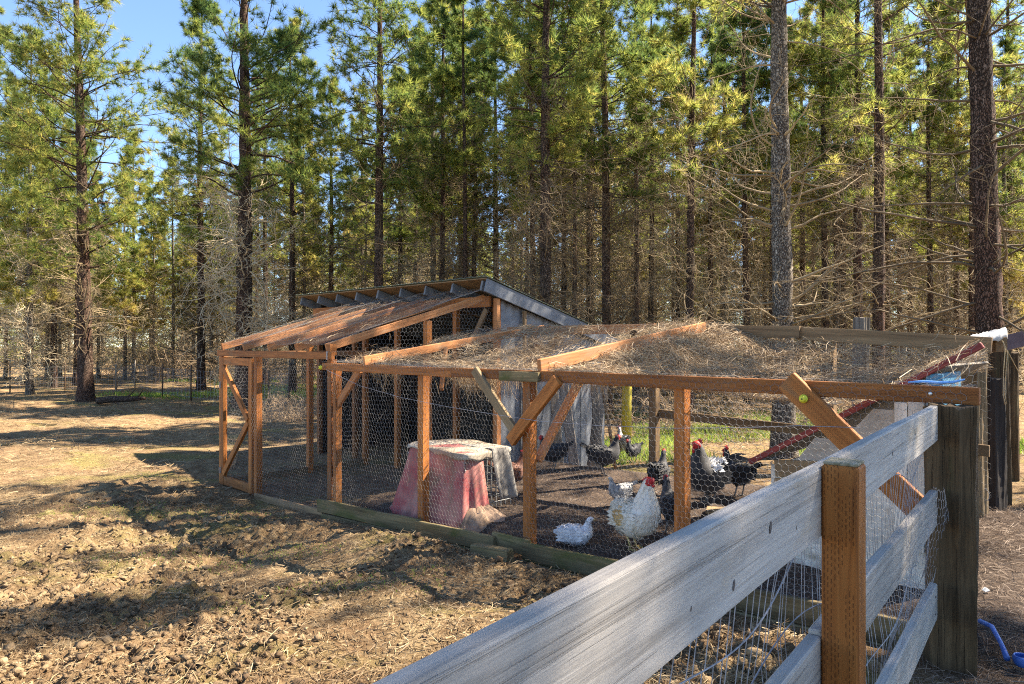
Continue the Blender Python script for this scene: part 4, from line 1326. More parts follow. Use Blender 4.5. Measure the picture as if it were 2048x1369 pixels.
# back post with the white wrap, seen over the beam end
# ------------------------------------------------------------------ board fence
FW = Vector((0.775, 1.0, 0)).normalized()
FN = Vector((FW.y, -FW.x, 0))                     # towards the camera's side
F0 = Vector((0.805, 1.83, 0))                     # foot of the fence face at the near post
def FP(k, off=0.0, z=0.0):
    p = F0 + FW * k + FN * off
    return Vector((p.x, p.y, z))
fence = thing('board_fence', 'weathered grey three-board fence running from the foreground to the dark corner post', 'fence', FP(0.1, 0, gz(0.9, 1.9)))
KE = 2.33
bd = [(1.390, 1.575, -3.2), (0.946, 1.130, -3.2), (0.46, 0.645, -3.2)]
for i, (z0, z1, k0) in enumerate(bd):
    zc = (z0 + z1) / 2
    if i == 0:
        o = beam('board', FP(k0, -0.019, zc), FP(KE, -0.019, zc), 0.038, z1 - z0, M['grey'], fence, bev=0.005, warp=0.0012, nseg=10)
        for (k, dz, rr_) in ((-0.40, 0.02, 0.020), (-0.62, -0.045, 0.016), (-0.82, -0.03, 0.007), (-0.21, -0.02, 0.010), (-0.12, -0.035, 0.016), (-0.13, -0.068, 0.008), (1.05, 0.0, 0.012), (1.6, 0.02, 0.010)):
            # small knots, a hair proud of the face
            V, F = tube([(0, 0, 0), (0, 0.0015, 0), (0, 0.0022, 0)], [1, 0.9, 0.45], 12)
            me = mesh_py('knot', [(v[0] * rr_ * 0.34, v[1] * 0.5, v[2] * rr_ * 0.7) for v in V], F, M['knot'], True)
            c = FP(k, 0.0, zc + dz)
            ex_, ey_ = FW, FN
            put('knot', me, o, basis(c - FN * 0.0006, ex_, ey_, Vector((0, 0, 1))) @ Matrix.Rotation(0.35, 4, 'Y'))
    else:
        beam('board', FP(-3.2, -0.019, zc), FP(0.02, -0.019, zc), 0.038, z1 - z0, M['grey'], fence, bev=0.005, warp=0.0015, nseg=6)
        beam('board', FP(0.022, -0.019, zc + 0.01), FP(KE, -0.019, zc), 0.038, z1 - z0, M['grey'], fence, bev=0.005, warp=0.0015, nseg=8)
for i, (z0, z1, k0) in enumerate(bd):
    for dz in (0.045, 0.135):
        nk = FP(KE - 0.055 - 0.012 * i, 0.0, z0 + dz)
        put('nail', tube_mesh('nail', [nk - FN * 0.002, nk + FN * 0.0015, nk + FN * 0.003], [0.005, 0.005, 0.003], M['tpost'], 8), fence)
# near post: incised orange 4x4 on the camera's side of the boards
pz = 1.585
pc = FP(0.045, 0.048)
np_ = beam('post', (pc.x, pc.y, 0.1), (pc.x, pc.y, pz), 0.09, 0.09, M['post'], fence, up=FW, bev=0.006, warp=0.0006)
beam('post_top', (pc.x, pc.y, pz + 0.0005), (pc.x, pc.y, pz + 0.009), 0.084, 0.084, M['endgrain'], np_, up=FW, bev=0.003, warp=0)
# corner post: big old squared timber
def rough_post(name, p, w, z0, z1, mat, parent, ang, seed, rough=0.006, nz=26):
    rng = np.random.default_rng(seed)
    prof = []
    m = 8
    for e in range(4):
        for i in range(m):
            f = -0.5 + (i + 0.5) / m
            x, y = [(f, -0.5), (0.5, f), (-f, 0.5), (-0.5, -f)][e]
            prof.append((x * w, y * w))
    prof = [(x * (1 - 0.08 * (abs(x) > 0.42 * w and abs(y) > 0.42 * w)), y * (1 - 0.08 * (abs(x) > 0.42 * w and abs(y) > 0.42 * w))) for x, y in prof]
    n = len(prof)
    groove = rng.normal(0, rough, n)
    V, F = [], []
    for k in range(nz + 1):
        z = z0 + (z1 - z0) * k / nz
        for q, (x, y) in enumerate(prof):
            g = groove[q] + rng.normal(0, rough * 0.25) + (rough * 1.2) * math.sin(z * 3 + q)
            rr_ = 1 + g / (w / 2)
            V.append((x * rr_, y * rr_, z + (rng.normal(0, 0.006) if k == nz else 0)))
    for k in range(nz):
        for q in range(n):
            q2 = (q + 1) % n
            F.append((k * n + q, k * n + q2, (k + 1) * n + q2, (k + 1) * n + q))
    F.append(tuple(range(n - 1, -1, -1))); F.append(tuple(nz * n + q for q in range(n)))
    # rotate so that local X is the vertical grain
    Vr = [(v[2], v[1], -v[0]) for v in V]
    me = mesh_py(name, Vr, F, mat, False)
    mt = Matrix.Translation(Vector((p[0], p[1], 0))) @ Matrix.Rotation(ang, 4, 'Z') @ Matrix.Rotation(-math.pi / 2, 4, 'Y')
    return put(name, me, parent, mt)
cp = FP(KE + 0.125, 0.05)
cpost = rough_post('corner_post', cp, 0.225, gz(cp.x, cp.y) - 0.2, BZ - 0.05, M['oldpost'], fence, math.atan2(FW.y, FW.x), 3)
# bolt in the beam end
put('bolt', tube_mesh('bolt', [(0, 0, 0), (0.006, 0, 0), (0.009, 0, 0)], [0.011, 0.011, 0.006], M['plate'], 10), low, Matrix.Translation(C(-3.17, -0.0425, BZ + 0.0)) @ Matrix.Rotation(math.radians(225), 4, 'Z'))

# field-fence wires behind the boards
def fence_wires():
    rng = np.random.default_rng(8)
    P0, P1, R = [], [], []
    zs = [1.30, 1.05, 0.86, 0.68, 0.52, 0.38]
    ks = np.linspace(-1.6, KE, 90)
    def wz(zi, k):
        return zs[zi] + 0.05 * math.sin(k * 2.1 + zi * 1.3) + 0.03 * math.sin(k * 5.3 + zi) - 0.05 * (k > -0.4) * 0
    def wo(zi, k):
        return -0.06 - 0.035 * (0.5 + 0.5 * math.sin(k * 3.1 + zi * 2.2))
    for zi in range(len(zs)):
        for a, b in zip(ks[:-1], ks[1:]):
            P0.append(FP(a, wo(zi, a), wz(zi, a))); P1.append(FP(b, wo(zi, b), wz(zi, b))); R.append(0.0022)
    k = -1.6
    while k < KE - 0.02:
        q = 0.012 * rng.normal()
        for zi in range(len(zs) - 1):
            kk = k + q + 0.02 * math.sin(zi * 2 + k * 4); k2 = k + q + 0.02 * math.sin((zi + 1) * 2 + k * 4)
            P0.append(FP(kk, wo(zi, kk), wz(zi, kk))); P1.append(FP(k2, wo(zi + 1, k2), wz(zi + 1, k2))); R.append(0.0011)
        P0.append(FP(k + q, wo(0, k), wz(0, k))); P1.append(FP(k + q, -0.045, 1.40)); R.append(0.0011)
        k += 0.052
    V, F = prisms([tuple(p) for p in P0], [tuple(p) for p in P1], np.array(R), np.array(R), 4)
    o = put('wire_mesh', mesh_np('fence_wire_mesh', V, F, M['wire2']), fence)
fence_wires()
# crumpled netting flopped over the middle board near the corner post
def crumple():
    def fm(p):
        k = 0.9 + p[:, 0]
        v = p[:, 1]
        z = 1.42 - v * 0.95 + (noise2(p[:, 0], v, 3, 31) - 0.5) * 0.10
        off = 0.030 + 0.05 * (noise2(p[:, 0], v, 4, 32)) + 0.03 * np.sin(v * 6)
        k = k + (noise2(p[:, 0], v, 3, 33) - 0.5) * 0.14
        return np.stack([F0.x + FW.x * k + FN.x * off, F0.y + FW.y * k + FN.y * off, z], -1)
    net('crumpled_netting', 0.9, 0.8, fm, fence, cell=0.045, r=0.0006, seed=31, jit=0.02, mat='wire2', mask=lambda m: (m[:, 1] > 0.12) & (noise2(m[:, 0], m[:, 1], 2.5, 35) > 0.30))
crumple()

# ------------------------------------------------------------------ posts at the right edge
tp = P(1983, 1065, 6.6)
rp = rough_post('tie_post', (tp.x, tp.y), 0.20, gz(tp.x, tp.y) - 0.2, CAMZ - (757 - 688) / 1400 * 6.6, M['tie'], None, 0.5, 5)
tagit(rp, 'black creosoted railway-tie post behind the corner post', 'post')
tp2 = P(1998, 900, 7.6)
rp = rough_post('gate_post', (tp2.x, tp2.y), 0.16, gz(tp2.x, tp2.y) - 0.2, CAMZ + 0.03, M['oldpost'], None, 0.2, 6)
tagit(rp, 'weathered brown post with twine hanging from it, right of the black tie post', 'post')
tp3 = P(2022, 900, 9.0)
rp = rough_post('far_post', (tp3.x, tp3.y), 0.16, gz(tp3.x, tp3.y) - 0.2, 1.78, M['oldpost'], None, 0.9, 7)
tagit(rp, 'dark post farthest back beside the right edge', 'post')
tp4 = P(1950, 800, 6.35)
rp = rough_post('back_corner_post', (tp4.x, tp4.y), 0.17, 0.0, 1.87, M['greybrace'], None, 0.75, 8)
tagit(rp, 'greenish grey post at the right end of the back rail, netting over its top', 'post')
beam_o = beam('stub_rail', P(1968, 690, 6.8), P(2003, 690, 6.5), 0.10, 0.14, M['brown'], None)
tagit(beam_o, 'short stub of brown rail nailed to the post behind the white wrap', 'rail')
flap = put('metal_flap', box_mesh('metal_flap', 0.26, 0.15, 0.012, M['rustflap'], 0.003, 0.0, 1, 2), None, Matrix.Translation(P(2026, 683, 6.9)) @ Matrix.Rotation(math.radians(-14), 4, 'Y') @ Matrix.Rotation(math.radians(72), 4, 'X'))
tagit(flap, 'tilted flat brown metal sheet at the right edge above the posts', 'metal sheet')
# white plastic wrap over the post
def wrap():
    V, F = [], []
    nu, nv = 14, 7
    a, b = P(1936, 681, 6.42), P(2010, 664, 6.6)
    for i in range(nu + 1):
        f = i / nu
        for j in range(nv + 1):
            g = j / nv - 0.5
            p = a.lerp(b, f)
            w = 0.16 * (0.7 + 0.4 * math.sin(f * 3))
            V.append((p.x + 0.3 * g * w, p.y + g * w, p.z + 0.03 * math.cos(g * 3.1) + 0.012 * math.sin(i * 1.7 + j) - 0.06 * (abs(g) > 0.4)))
    for i in range(nu):
        for j in range(nv):
            k = i * (nv + 1) + j
            F.append((k, k + 1, k + nv + 2, k + nv + 1))
    o = put('plastic_wrap', mesh_py('plastic_wrap', V, F, M['white'], True))
    tagit(o, 'crumpled white plastic wrap draped over the post top at the right', 'plastic wrap')
    sm = o.modifiers.new('thick', 'SOLIDIFY'); sm.thickness = 0.004
wrap()
def twine(label, pts, r=0.004, mat='rope'):
    o = put('twine', tube_mesh('twine', pts, r, M[mat], 5))
    tagit(o, label, 'twine')
d_ = 6.45
twine('loop of pale twine hanging straight down from the post under the white wrap', [P(2006, 684, d_), P(2010, 700, d_), P(2007, 740, d_), P(2006, 790, d_), P(2011, 812, d_)])
twine('second strand of twine hanging beside the first, slightly bent', [P(2006, 684, d_ - .02), P(2015, 705, d_), P(2012, 745, d_), P(2010, 790, d_), P(2013, 808, d_)])
twine('twine running slantwise down to the right edge', [P(2004, 682, d_), P(2020, 712, 6.7), P(2036, 742, 7.0), P(2060, 775, 7.4)])
twine('thin loop of loose wire beside the black tie post', [P(1962, 978, 6.3), P(1972, 978, 6.3), P(1980, 990, 6.3), P(1976, 1002, 6.3), P(1964, 1000, 6.3), P(1962, 1030, 6.3), P(1975, 1055, 6.3)], 0.0025, 'wire2')
# blue strap lying on the beam end
V, F = tube([C(-3.05, -0.02, BZ + 0.058), C(-3.12, -0.01, BZ + 0.064), C(-3.20, 0.0, BZ + 0.060), C(-3.27, -0.01, BZ + 0.066), C(-3.33, -0.02, BZ + 0.085)], [0.005, 0.009, 0.010, 0.008, 0.004], 8)
tagit(put('blue_strap', mesh_py('blue_strap', V, F, M['bluerag'], True)), 'bright blue strap lying on the right end of the front beam', 'strap')
# blue ball thrower on the ground
def thrower():
    a = P(1960, 1257, 4.06); a.z = gz(a.x, a.y) + 0.05
    b = P(2014, 1316, 3.68); b.z = gz(b.x, b.y) + 0.045
    o = thing('ball_thrower', 'blue plastic ball thrower lying on the ground at the lower right edge', 'ball thrower', (a.x, a.y, gz(a.x, a.y)))
    mid1 = a.lerp(b, 0.35) + Vector((0.03, 0.02, 0.03)); mid2 = a.lerp(b, 0.7) + Vector((0.03, 0.02, 0.005))
    put('handle', tube_mesh('handle', [a, mid1, mid2, b], [0.014, 0.013, 0.012, 0.016], M['bluep'], 10), o)
    V, F = [], []
    c = b + Vector((0.045, -0.045, 0.015)); R0 = 0.042
    nu, nv = 16, 7
    for j in range(nv + 1):
        ph = -math.pi / 2 + j / nv * (math.pi / 2 + 0.55)
        for i in range(nu):
            th = 2 * math.pi * i / nu
            V.append(c + Vector((math.cos(th) * math.cos(ph), math.sin(th) * math.cos(ph), math.sin(ph))) * R0)
    for j in range(nv):
        for i in range(nu):
            F.append((j * nu + i, j * nu + (i + 1) % nu, (j + 1) * nu + (i + 1) % nu, (j + 1) * nu + i))
    cup = put('cup', mesh_py('cup', V, F, M['bluep'], True), o)
    md = cup.modifiers.new('thick', 'SOLIDIFY'); md.thickness = 0.004
thrower()
sp = P(1971, 1197, 4.55); z_ = gz(sp.x, sp.y)
V = [(0, 0, 0.012), (0.03, 0.004, 0.02), (0.045, 0.025, 0.014), (0.02, 0.04, 0.03), (-0.008, 0.022, 0.02), (0.018, 0.02, 0.034)]
V = V + [(x, y, z - 0.004) for x, y, z in V]
F = [(0, 1, 5), (1, 2, 5), (2, 3, 5), (3, 4, 5), (4, 0, 5)]
F = F + [tuple(q + 6 for q in f[::-1]) for f in F] + [(i, (i + 1) % 5, (i + 1) % 5 + 6, i + 6) for i in range(5)]
tagit(put('paper_scrap', mesh_py('paper_scrap', V, F, M['white']), None, Matrix.Translation((sp.x, sp.y, z_))), 'small white scrap on the ground right of the corner post', 'scrap')

# ------------------------------------------------------------------ behind the low run
yp = P(1253, 862, 15.0)
tagit(put('yellow_post', tube_mesh('yellow_post', [(yp.x, yp.y, gz(yp.x, yp.y) - .1), (yp.x, yp.y, 0.5), (yp.x + .01, yp.y, 1.15), (yp.x, yp.y, 1.28)], [0.11, 0.105, 0.105, 0.09], M['yellowpost'], 14)), 'thick yellow post standing in the sunlit grass behind the low run', 'post')
rail_post = P(1723, 660, 9.2)
rp = rough_post('lichen_post', (rail_post.x, rail_post.y), 0.15, -0.3, CAMZ + (688 - 636) / 1400 * 9.2, M['oldslab'], None, 0.4, 9)
tagit(rp, 'grey lichen-topped post sticking up behind the back rail', 'post')
# leaning slabs against the shed
slabs = [((1150, 862, 11.0), (1128, 772, 11.3), 0.16), ((1182, 868, 11.2), (1205, 770, 11.5), 0.18), ((1200, 880, 11.0), (1188, 772, 11.5), 0.12), ((1120, 870, 10.7), (1108, 775, 11.2), 0.14), ((1085, 880, 10.4), (1122, 800, 10.9), 0.13)]
sl_lab = ['dark slab leaning second from the shed wall', 'widest pale slab leaning outward toward the grass', 'narrow slab leaning behind the widest slab', 'slab leaning closest to the shed wall', 'pale board leaning against the slabs with its foot toward the middle post']
for (a, b, w), lb in zip(slabs, sl_lab):
    pa, pb = P(*a), P(*b)
    pa.z = gz(pa.x, pa.y) - 0.02
    tagit(beam('leaning_slab', pa, pb, 0.035, w, M['oldslab'], None, up=(1, 0, 0), bev=0.01, warp=0.006, nseg=5), lb, 'slab', 'old slabs leaning by the shed')
pa, pb = P(1233, 868, 10.8), P(1204, 775, 10.8); pa.z = gz(pa.x, pa.y)
tagit(put('leaning_pole', tube_mesh('leaning_pole', [pa, pa.lerp(pb, 0.5) + Vector((0.01, 0, 0)), pb], [0.028, 0.024, 0.02], M['brown'], 8)), 'thin reddish pole leaning left, just left of the yellow post', 'pole')

# wire fence across the clearing: posts one by one, wires as one run
fpx = [(20, 31), (130, 33), (232, 30.5), (270, 33), (325, 28), (382, 26), (537, 23.5), (578, 24)]
flab = ['post', 'post', 'stout wooden stake of the far wire fence, right of the dark-trunked pine', 'pale thin stake of the far wire fence next to the stout one', 'steel stake of the far wire fence midway between dark-trunked pine and gate',
        'steel stake of the far wire fence nearest the gate on its left', 'steel stake of the far wire fence seen through the gate', 'short steel stake of the far wire fence seen just right of the gate post']
flab[0] = 'leftmost steel stake of the far wire fence'
flab[1] = 'steel stake of the far wire fence just left of the dark-trunked pine'
tops = []
for i, (px, d) in enumerate(fpx):
    x, y = at_px(px, d)
    z = gz(x, y)
    r = 0.05 if i == 2 else 0.028
    o = put('fence_stake', tube_mesh('fence_stake', [(x, y, z - 0.1), (x, y, z + 0.8), (x + 0.01, y, z + 1.30), (x + 0.01, y, z + 1.34)], [r, r, r, r * 0.6], M['oldslab'] if i in (2, 3) else M['tpost'], 6))
    tagit(o, flab[i], 'fence stake', 'stakes of the far wire fence')
    tops.append((x, y, z))
p0, p1 = [], []
for a, b in zip(tops[:-1], tops[1:]):
    for h in (0.15, 0.4, 0.65, 0.9, 1.15):
        p0.append((a[0], a[1], a[2] + h)); p1.append((b[0], b[1], b[2] + h))
    for k in range(22):
        f = k / 22
        q = [a[j] * (1 - f) + b[j] * f for j in range(3)]
        p0.append((q[0], q[1], q[2] + 0.1)); p1.append((q[0], q[1], q[2] + 1.15))
V, F = prisms(p0, p1, 0.004, 0.004, 3)
tagit(put('wire_fence', mesh_np('wire_fence', V, F, M['wire2'])), 'thin wire mesh strung between the stakes across the clearing', 'wire fence')
# fallen log
la, lb = P(196, 776, 25.2), P(290, 775, 24.6)
la.z = gz(la.x, la.y) + 0.15; lb.z = gz(lb.x, lb.y) + 0.22
lg = thing('fallen_log', 'fallen dark log lying to the right of the dark-trunked pine', 'log', (la.x, la.y, gz(la.x, la.y)))
put('trunk', tube_mesh('log', [la, la.lerp(lb, 0.3) + Vector((0, 0, 0.03)), la.lerp(lb, 0.7), lb], [0.13, 0.12, 0.10, 0.06], M['bark'], 10), lg)
for f, dx, dz in ((0.35, 0.3, -0.2), (0.55, 0.5, 0.35), (0.8, 0.35, 0.3), (0.2, 0.5, -0.15)):
    q = la.lerp(lb, f)
    put('stub', tube_mesh('stub', [q, q + Vector((dx * 0.6, -0.1, dz * 0.5)), q + Vector((dx, -0.2, dz))], [0.035, 0.025, 0.012], M['bark'], 6), lg)

# ------------------------------------------------------------------ the crate, its red cover and the rag
CRT, CRS = 1.66, 0.62          # centre of the crate
cz = gC(CRT, CRS)
CL, CW, CH = 0.98, 0.66, 0.64
cr = thing('wire_crate', 'wire dog crate under the faded red cloth inside the low run', 'crate', C(CRT, CRS, cz))
def crate_wires():
    p0, p1 = [], []
    def LP(a, b, z): return C(CRT + a, CRS + b, cz + z)
    h, l, w = CH, CL / 2, CW / 2
    def seg(a, b): p0.append(tuple(a)); p1.append(tuple(b))
    n = 13
    for i in range(n + 1):
        f = -l + 2 * l * i / n
        for sgn in (-w, w): seg(LP(f, sgn, 0.02), LP(f, sgn, h))
        seg(LP(f, -w, h), LP(f, w, h))
    n = 9
    for i in range(n + 1):
        f = -w + 2 * w * i / n
        for sgn in (-l, l): seg(LP(sgn, f, 0.02), LP(sgn, f, h))
    for j in range(9):
        z = 0.02 + (h - 0.02) * j / 8
        for sgn in (-w, w): seg(LP(-l, sgn, z), LP(l, sgn, z))
        for sgn in (-l, l): seg(LP(sgn, -w, z), LP(sgn, w, z))
    V, F = prisms(p0, p1, 0.005, 0.005, 4)
    put('wire_frame', mesh_np('crate_wires', V, F, M['crate']), cr)
crate_wires()
beam('tray', C(CRT - CL / 2 + .01, CRS, cz + 0.02), C(CRT + CL / 2 - .01, CRS, cz + 0.02), CW - 0.02, 0.03, M['cratein'], cr)


def drape(name, mat, top_z, l, w, a0, a1, drop, flare, seed, fold=0.03, nA=110, nH=16, topmat=None, lift=None):
    """cloth over a box: a rounded top and a skirt from angle a0 to a1 round the outline"""
    rng = np.random.default_rng(seed)
    ph = rng.uniform(0, 6.28, 6)
    V, F = [], []
    def outline(a, g):
        # superellipse outline, half sizes l, w
        c, s = math.cos(a), math.sin(a)
        k = (abs(c) ** 7 + abs(s) ** 7) ** (-1 / 7)
        return c * k * l, s * k * w
    rings = [(0.0, 0.0), (0.35, 0), (0.7, 0), (0.93, 0.003), (1.0, 0.02)] + [(1.0, 0.02 + (j + 1) / nH) for j in range(nH)]
    for i in range(nA + 1):
        a = a0 + (a1 - a0) * i / nA
        x, y = outline(a, 0)
        dr = drop(a) if callable(drop) else drop
        for (f, h) in rings:
            hh = max(0, h - 0.02) if h > 0.003 else 0
            fl = flare * hh ** 1.2
            fd = fold * hh ** 0.8 * (math.sin(a * 9 + ph[0] + hh) + 0.6 * math.sin(a * 17 + ph[1] - 2 * hh) + 0.4 * math.sin(a * 31 + ph[2]))
            n = math.hypot(x, y)
            ux, uy = x / n, y / n
            px, py = x * f + ux * (fl + fd), y * f + uy * (fl + fd)
            z = top_z + 0.012 - (0.01 * f if h <= 0.003 else 0.02) - hh * dr
            if h <= 0.003:
                z += -0.02 * math.cos(px * 4 + ph[3]) * (1 - f) + 0.012 * math.sin(px * 9 + py * 7 + ph[4])
            z += 0.012 * hh * math.sin(a * 13 + ph[5])
            p = C(CRT + px, CRS + py, 0)
            V.append((p.x, p.y, max(z, gz(p.x, p.y) + 0.008 + 0.01 * (0.5 + 0.5 * math.sin(a * 23)))))
    m = len(rings)
    for i in range(nA):
        for j in range(m - 1):
            F.append((i * m + j, i * m + j + 1, (i + 1) * m + j + 1, (i + 1) * m + j))
    o = put(name, mesh_py(name, V, F, M[mat], True))
    md = o.modifiers.new('thick', 'SOLIDIFY'); md.thickness = 0.006; md.offset = 1
    return o


# skirt spans the front and left; the near right end is left open (angle 180 deg is +t=-l side, i.e. the right end)
def red_drop(a):
    d = math.degrees(a) % 360
    # right front corner near 180..225: the cloth is pulled aside, shorter
    return 0.78 if d > 222 or d < 100 else 0.78
o = drape('red_cloth', 'redcloth', cz + CH + 0.008, CL / 2 + 0.02, CW / 2 + 0.02, math.radians(196), math.radians(374), red_drop, 0.20, 71, 0.036)
tagit(o, 'faded red cloth draped over the front of the crate', 'cloth')
o = drape('pale_cloth', 'dustcloth', cz + CH + 0.026, CL / 2 + 0.045, CW / 2 + 0.045, 0, 2 * math.pi, lambda a: 0.05 + 0.03 * math.sin(a * 2 + 1), 0.005, 72, 0.003, 110, 3)
tagit(o, 'dusty pale sheet lying over the top of the crate', 'cloth')
o = drape('striped_rag', 'rag', cz + CH + 0.042, CL / 2 + 0.05, CW / 2 + 0.05, math.radians(146), math.radians(178), 0.52, 0.10, 73, 0.03, 34, 12)
tagit(o, 'grey and white rag hanging down the right end of the crate', 'cloth')
M['heap'] = cloth_mat('dirty_tan_cloth', (0.24, 0.17, 0.12), (0.34, 0.24, 0.17), (0.13, 0.09, 0.06))
# heap of cloth at the front right foot of the crate
def heap():
    V, F = [], []
    nu, nv = 40, 12
    c0 = (CRT - 0.62, CRS - 0.30)
    for j in range(nv + 1):
        g = j / nv
        for i in range(nu):
            a = 2 * math.pi * i / nu
            r = (1 - g) ** 0.7 * (0.34 + 0.06 * math.sin(a * 3 + 1) + 0.03 * math.sin(a * 7)) + 0.01
            h = 0.13 * g ** 1.1 + (0.014 * math.sin(a * 5 + g * 4) + 0.016 * math.sin(a * 13 - g * 7) + 0.010 * math.sin(a * 21)) * (0.3 + g) * (1 - g) ** 0.5
            p = C(c0[0] + r * math.cos(a) + 0.12 * g, c0[1] + 0.6 * r * math.sin(a) + 0.12 * g)
            V.append((p.x, p.y, gz(p.x, p.y) + max(h, 0.006)))
    for j in range(nv):
        for i in range(nu):
            F.append((j * nu + i, j * nu + (i + 1) % nu, (j + 1) * nu + (i + 1) % nu, (j + 1) * nu + i))
    F.append(tuple(nv * nu + i for i in range(nu)))
    o = put('cloth_heap', mesh_py('cloth_heap', V, F, M['heap'], True))
    tagit(o, 'bunched dirty tan cloth at the right foot of the red cloth', 'cloth')
heap()

# ------------------------------------------------------------------ chickens
def feather_mat(name, stops, scale=14):
    m, nt, b = new_mat(name)
    at = N(nt, 'ShaderNodeAttribute', attribute_name='tint')
    f = noise(nt, coords(nt, (1, 1, 1)), scale, 3)
    ad = N(nt, 'ShaderNodeMath', operation='MULTIPLY_ADD', i_1=0.5); nt.links.new(at.outputs['Fac'], ad.inputs[0])
    mm = N(nt, 'ShaderNodeMath', operation='MULTIPLY', i_1=0.6); nt.links.new(f, mm.inputs[0]); nt.links.new(mm.outputs[0], ad.inputs[2])
    c = ramp(nt, ad.outputs[0], stops)
    nt.links.new(c, b.inputs['Base Color'])
    b.inputs['Roughness'].default_value = 0.7
    b.inputs['Sheen Weight'].default_value = 0.2
    return m
FM = {
    'cream': feather_mat('cream_feathers', [(0.2, (0.50, 0.42, 0.30)), (0.5, (0.68, 0.62, 0.50)), (0.8, (0.76, 0.72, 0.64))]),
    'buff': feather_mat('buff_feathers', [(0.2, (0.50, 0.30, 0.10)), (0.8, (0.66, 0.46, 0.20))]),
    'pearl': feather_mat('pearl_feathers', [(0.2, (0.46, 0.46, 0.49)), (0.5, (0.62, 0.62, 0.65)), (0.8, (0.72, 0.72, 0.74))]),
    'black': feather_mat('black_feathers', [(0.2, (0.008, 0.008, 0.010)), (0.8, (0.030, 0.028, 0.030))]),
    'white': feather_mat('white_feathers', [(0.2, (0.58, 0.58, 0.60)), (0.8, (0.74, 0.74, 0.75))]),
    'brown': feather_mat('red_brown_feathers', [(0.2, (0.08, 0.022, 0.010)), (0.8, (0.22, 0.075, 0.03))]),
    'speck': feather_mat('speckled_feathers', [(0.25, (0.05, 0.05, 0.05)), (0.5, (0.30, 0.30, 0.30)), (0.75, (0.55, 0.54, 0.53))], 40),
}
M['comb'] = flat('comb_red', (0.38, 0.015, 0.02), (0.52, 0.04, 0.04), 40, 0.55, bmp=0.2)
M['beak'] = flat('beak_horn', (0.45, 0.33, 0.12), (0.58, 0.44, 0.2), 40, 0.5, bmp=0)
M['leg'] = flat('leg_scale', (0.42, 0.30, 0.10), (0.55, 0.42, 0.18), 80, 0.6, bmp=0.2)
M['leggrey'] = flat('grey_leg_scale', (0.12, 0.11, 0.10), (0.22, 0.2, 0.18), 80, 0.6, bmp=0.2)
M['eye'] = flat('eye', (0.005, 0.004, 0.003), (0.02, 0.01, 0.005), 40, 0.15, bmp=0, spec=0.6)

STAND = [(-.205, .335, .012, .016), (-.185, .33, .045, .05), (-.14, .30, .078, .085), (-.07, .262, .100, .115), (.0, .245, .108, .125), (.06, .25, .102, .122), (.105, .275, .088, .105), (.130, .315, .066, .080),
         (.142, .36, .046, .056), (.150, .40, .034, .040), (.157, .435, .027, .032), (.170, .462, .028, .030), (.188, .470, .024, .026), (.205, .468, .014, .016), (.213, .464, .004, .005)]
PECK = [(-.205, .355, .012, .016), (-.185, .345, .045, .05), (-.14, .315, .078, .085), (-.07, .27, .100, .115), (.0, .245, .108, .125), (.06, .225, .102, .118), (.115, .20, .085, .095), (.155, .17, .062, .070),
        (.185, .135, .044, .050), (.21, .10, .034, .038), (.23, .075, .028, .030), (.25, .058, .027, .027), (.266, .048, .022, .022), (.278, .038, .013, .013), (.284, .032, .004, .004)]
SIT = [(-.17, .13, .012, .014), (-.155, .128, .04, .04), (-.12, .12, .075, .07), (-.06, .105, .100, .098), (.0, .10, .108, .100), (.055, .105, .098, .098), (.095, .13, .074, .08), (.112, .165, .048, .056),
       (.118, .20, .032, .038), (.122, .228, .025, .029), (.134, .25, .026, .028), (.152, .256, .022, .024), (.166, .254, .013, .014), (.173, .251, .004, .004)]
TALLP = [(-.150, .350, .014, .018), (-.135, .345, .06, .065), (-.105, .315, .095, .105), (-.06, .270, .125, .145), (.0, .245, .140, .160), (.05, .262, .138, .160), (.085, .310, .122, .142), (.100, .365, .100, .116),
         (.104, .415, .078, .090), (.105, .460, .062, .070), (.110, .50, .050, .055), (.120, .535, .043, .046), (.138, .556, .038, .039), (.160, .556, .024, .026), (.174, .552, .007, .008)]


def loft(rings, nseg=16, squash=None):
    pts = [Vector((r[0], 0, r[1])) for r in rings]
    V, Nn, F = [], [], []
    for i, r in enumerate(rings):
        d = (pts[min(i + 1, len(pts) - 1)] - pts[max(i - 1, 0)]).normalized()
        up = Vector((-d.z, 0, d.x))
        for k in range(nseg):
            a = 2 * math.pi * k / nseg
            V.append(pts[i] + Vector((0, 1, 0)) * (math.cos(a) * r[2]) + up * (math.sin(a) * r[3]))
            Nn.append((Vector((0, 1, 0)) * math.cos(a) + up * math.sin(a), d))
    for i in range(len(rings) - 1):
        for k in range(nseg):
            k2 = (k + 1) % nseg
            F.append((i * nseg + k, i * nseg + k2, (i + 1) * nseg + k2, (i + 1) * nseg + k))
    F.append(tuple(range(nseg - 1, -1, -1))); F.append(tuple((len(rings) - 1) * nseg + k for k in range(nseg)))
    return V, F, Nn


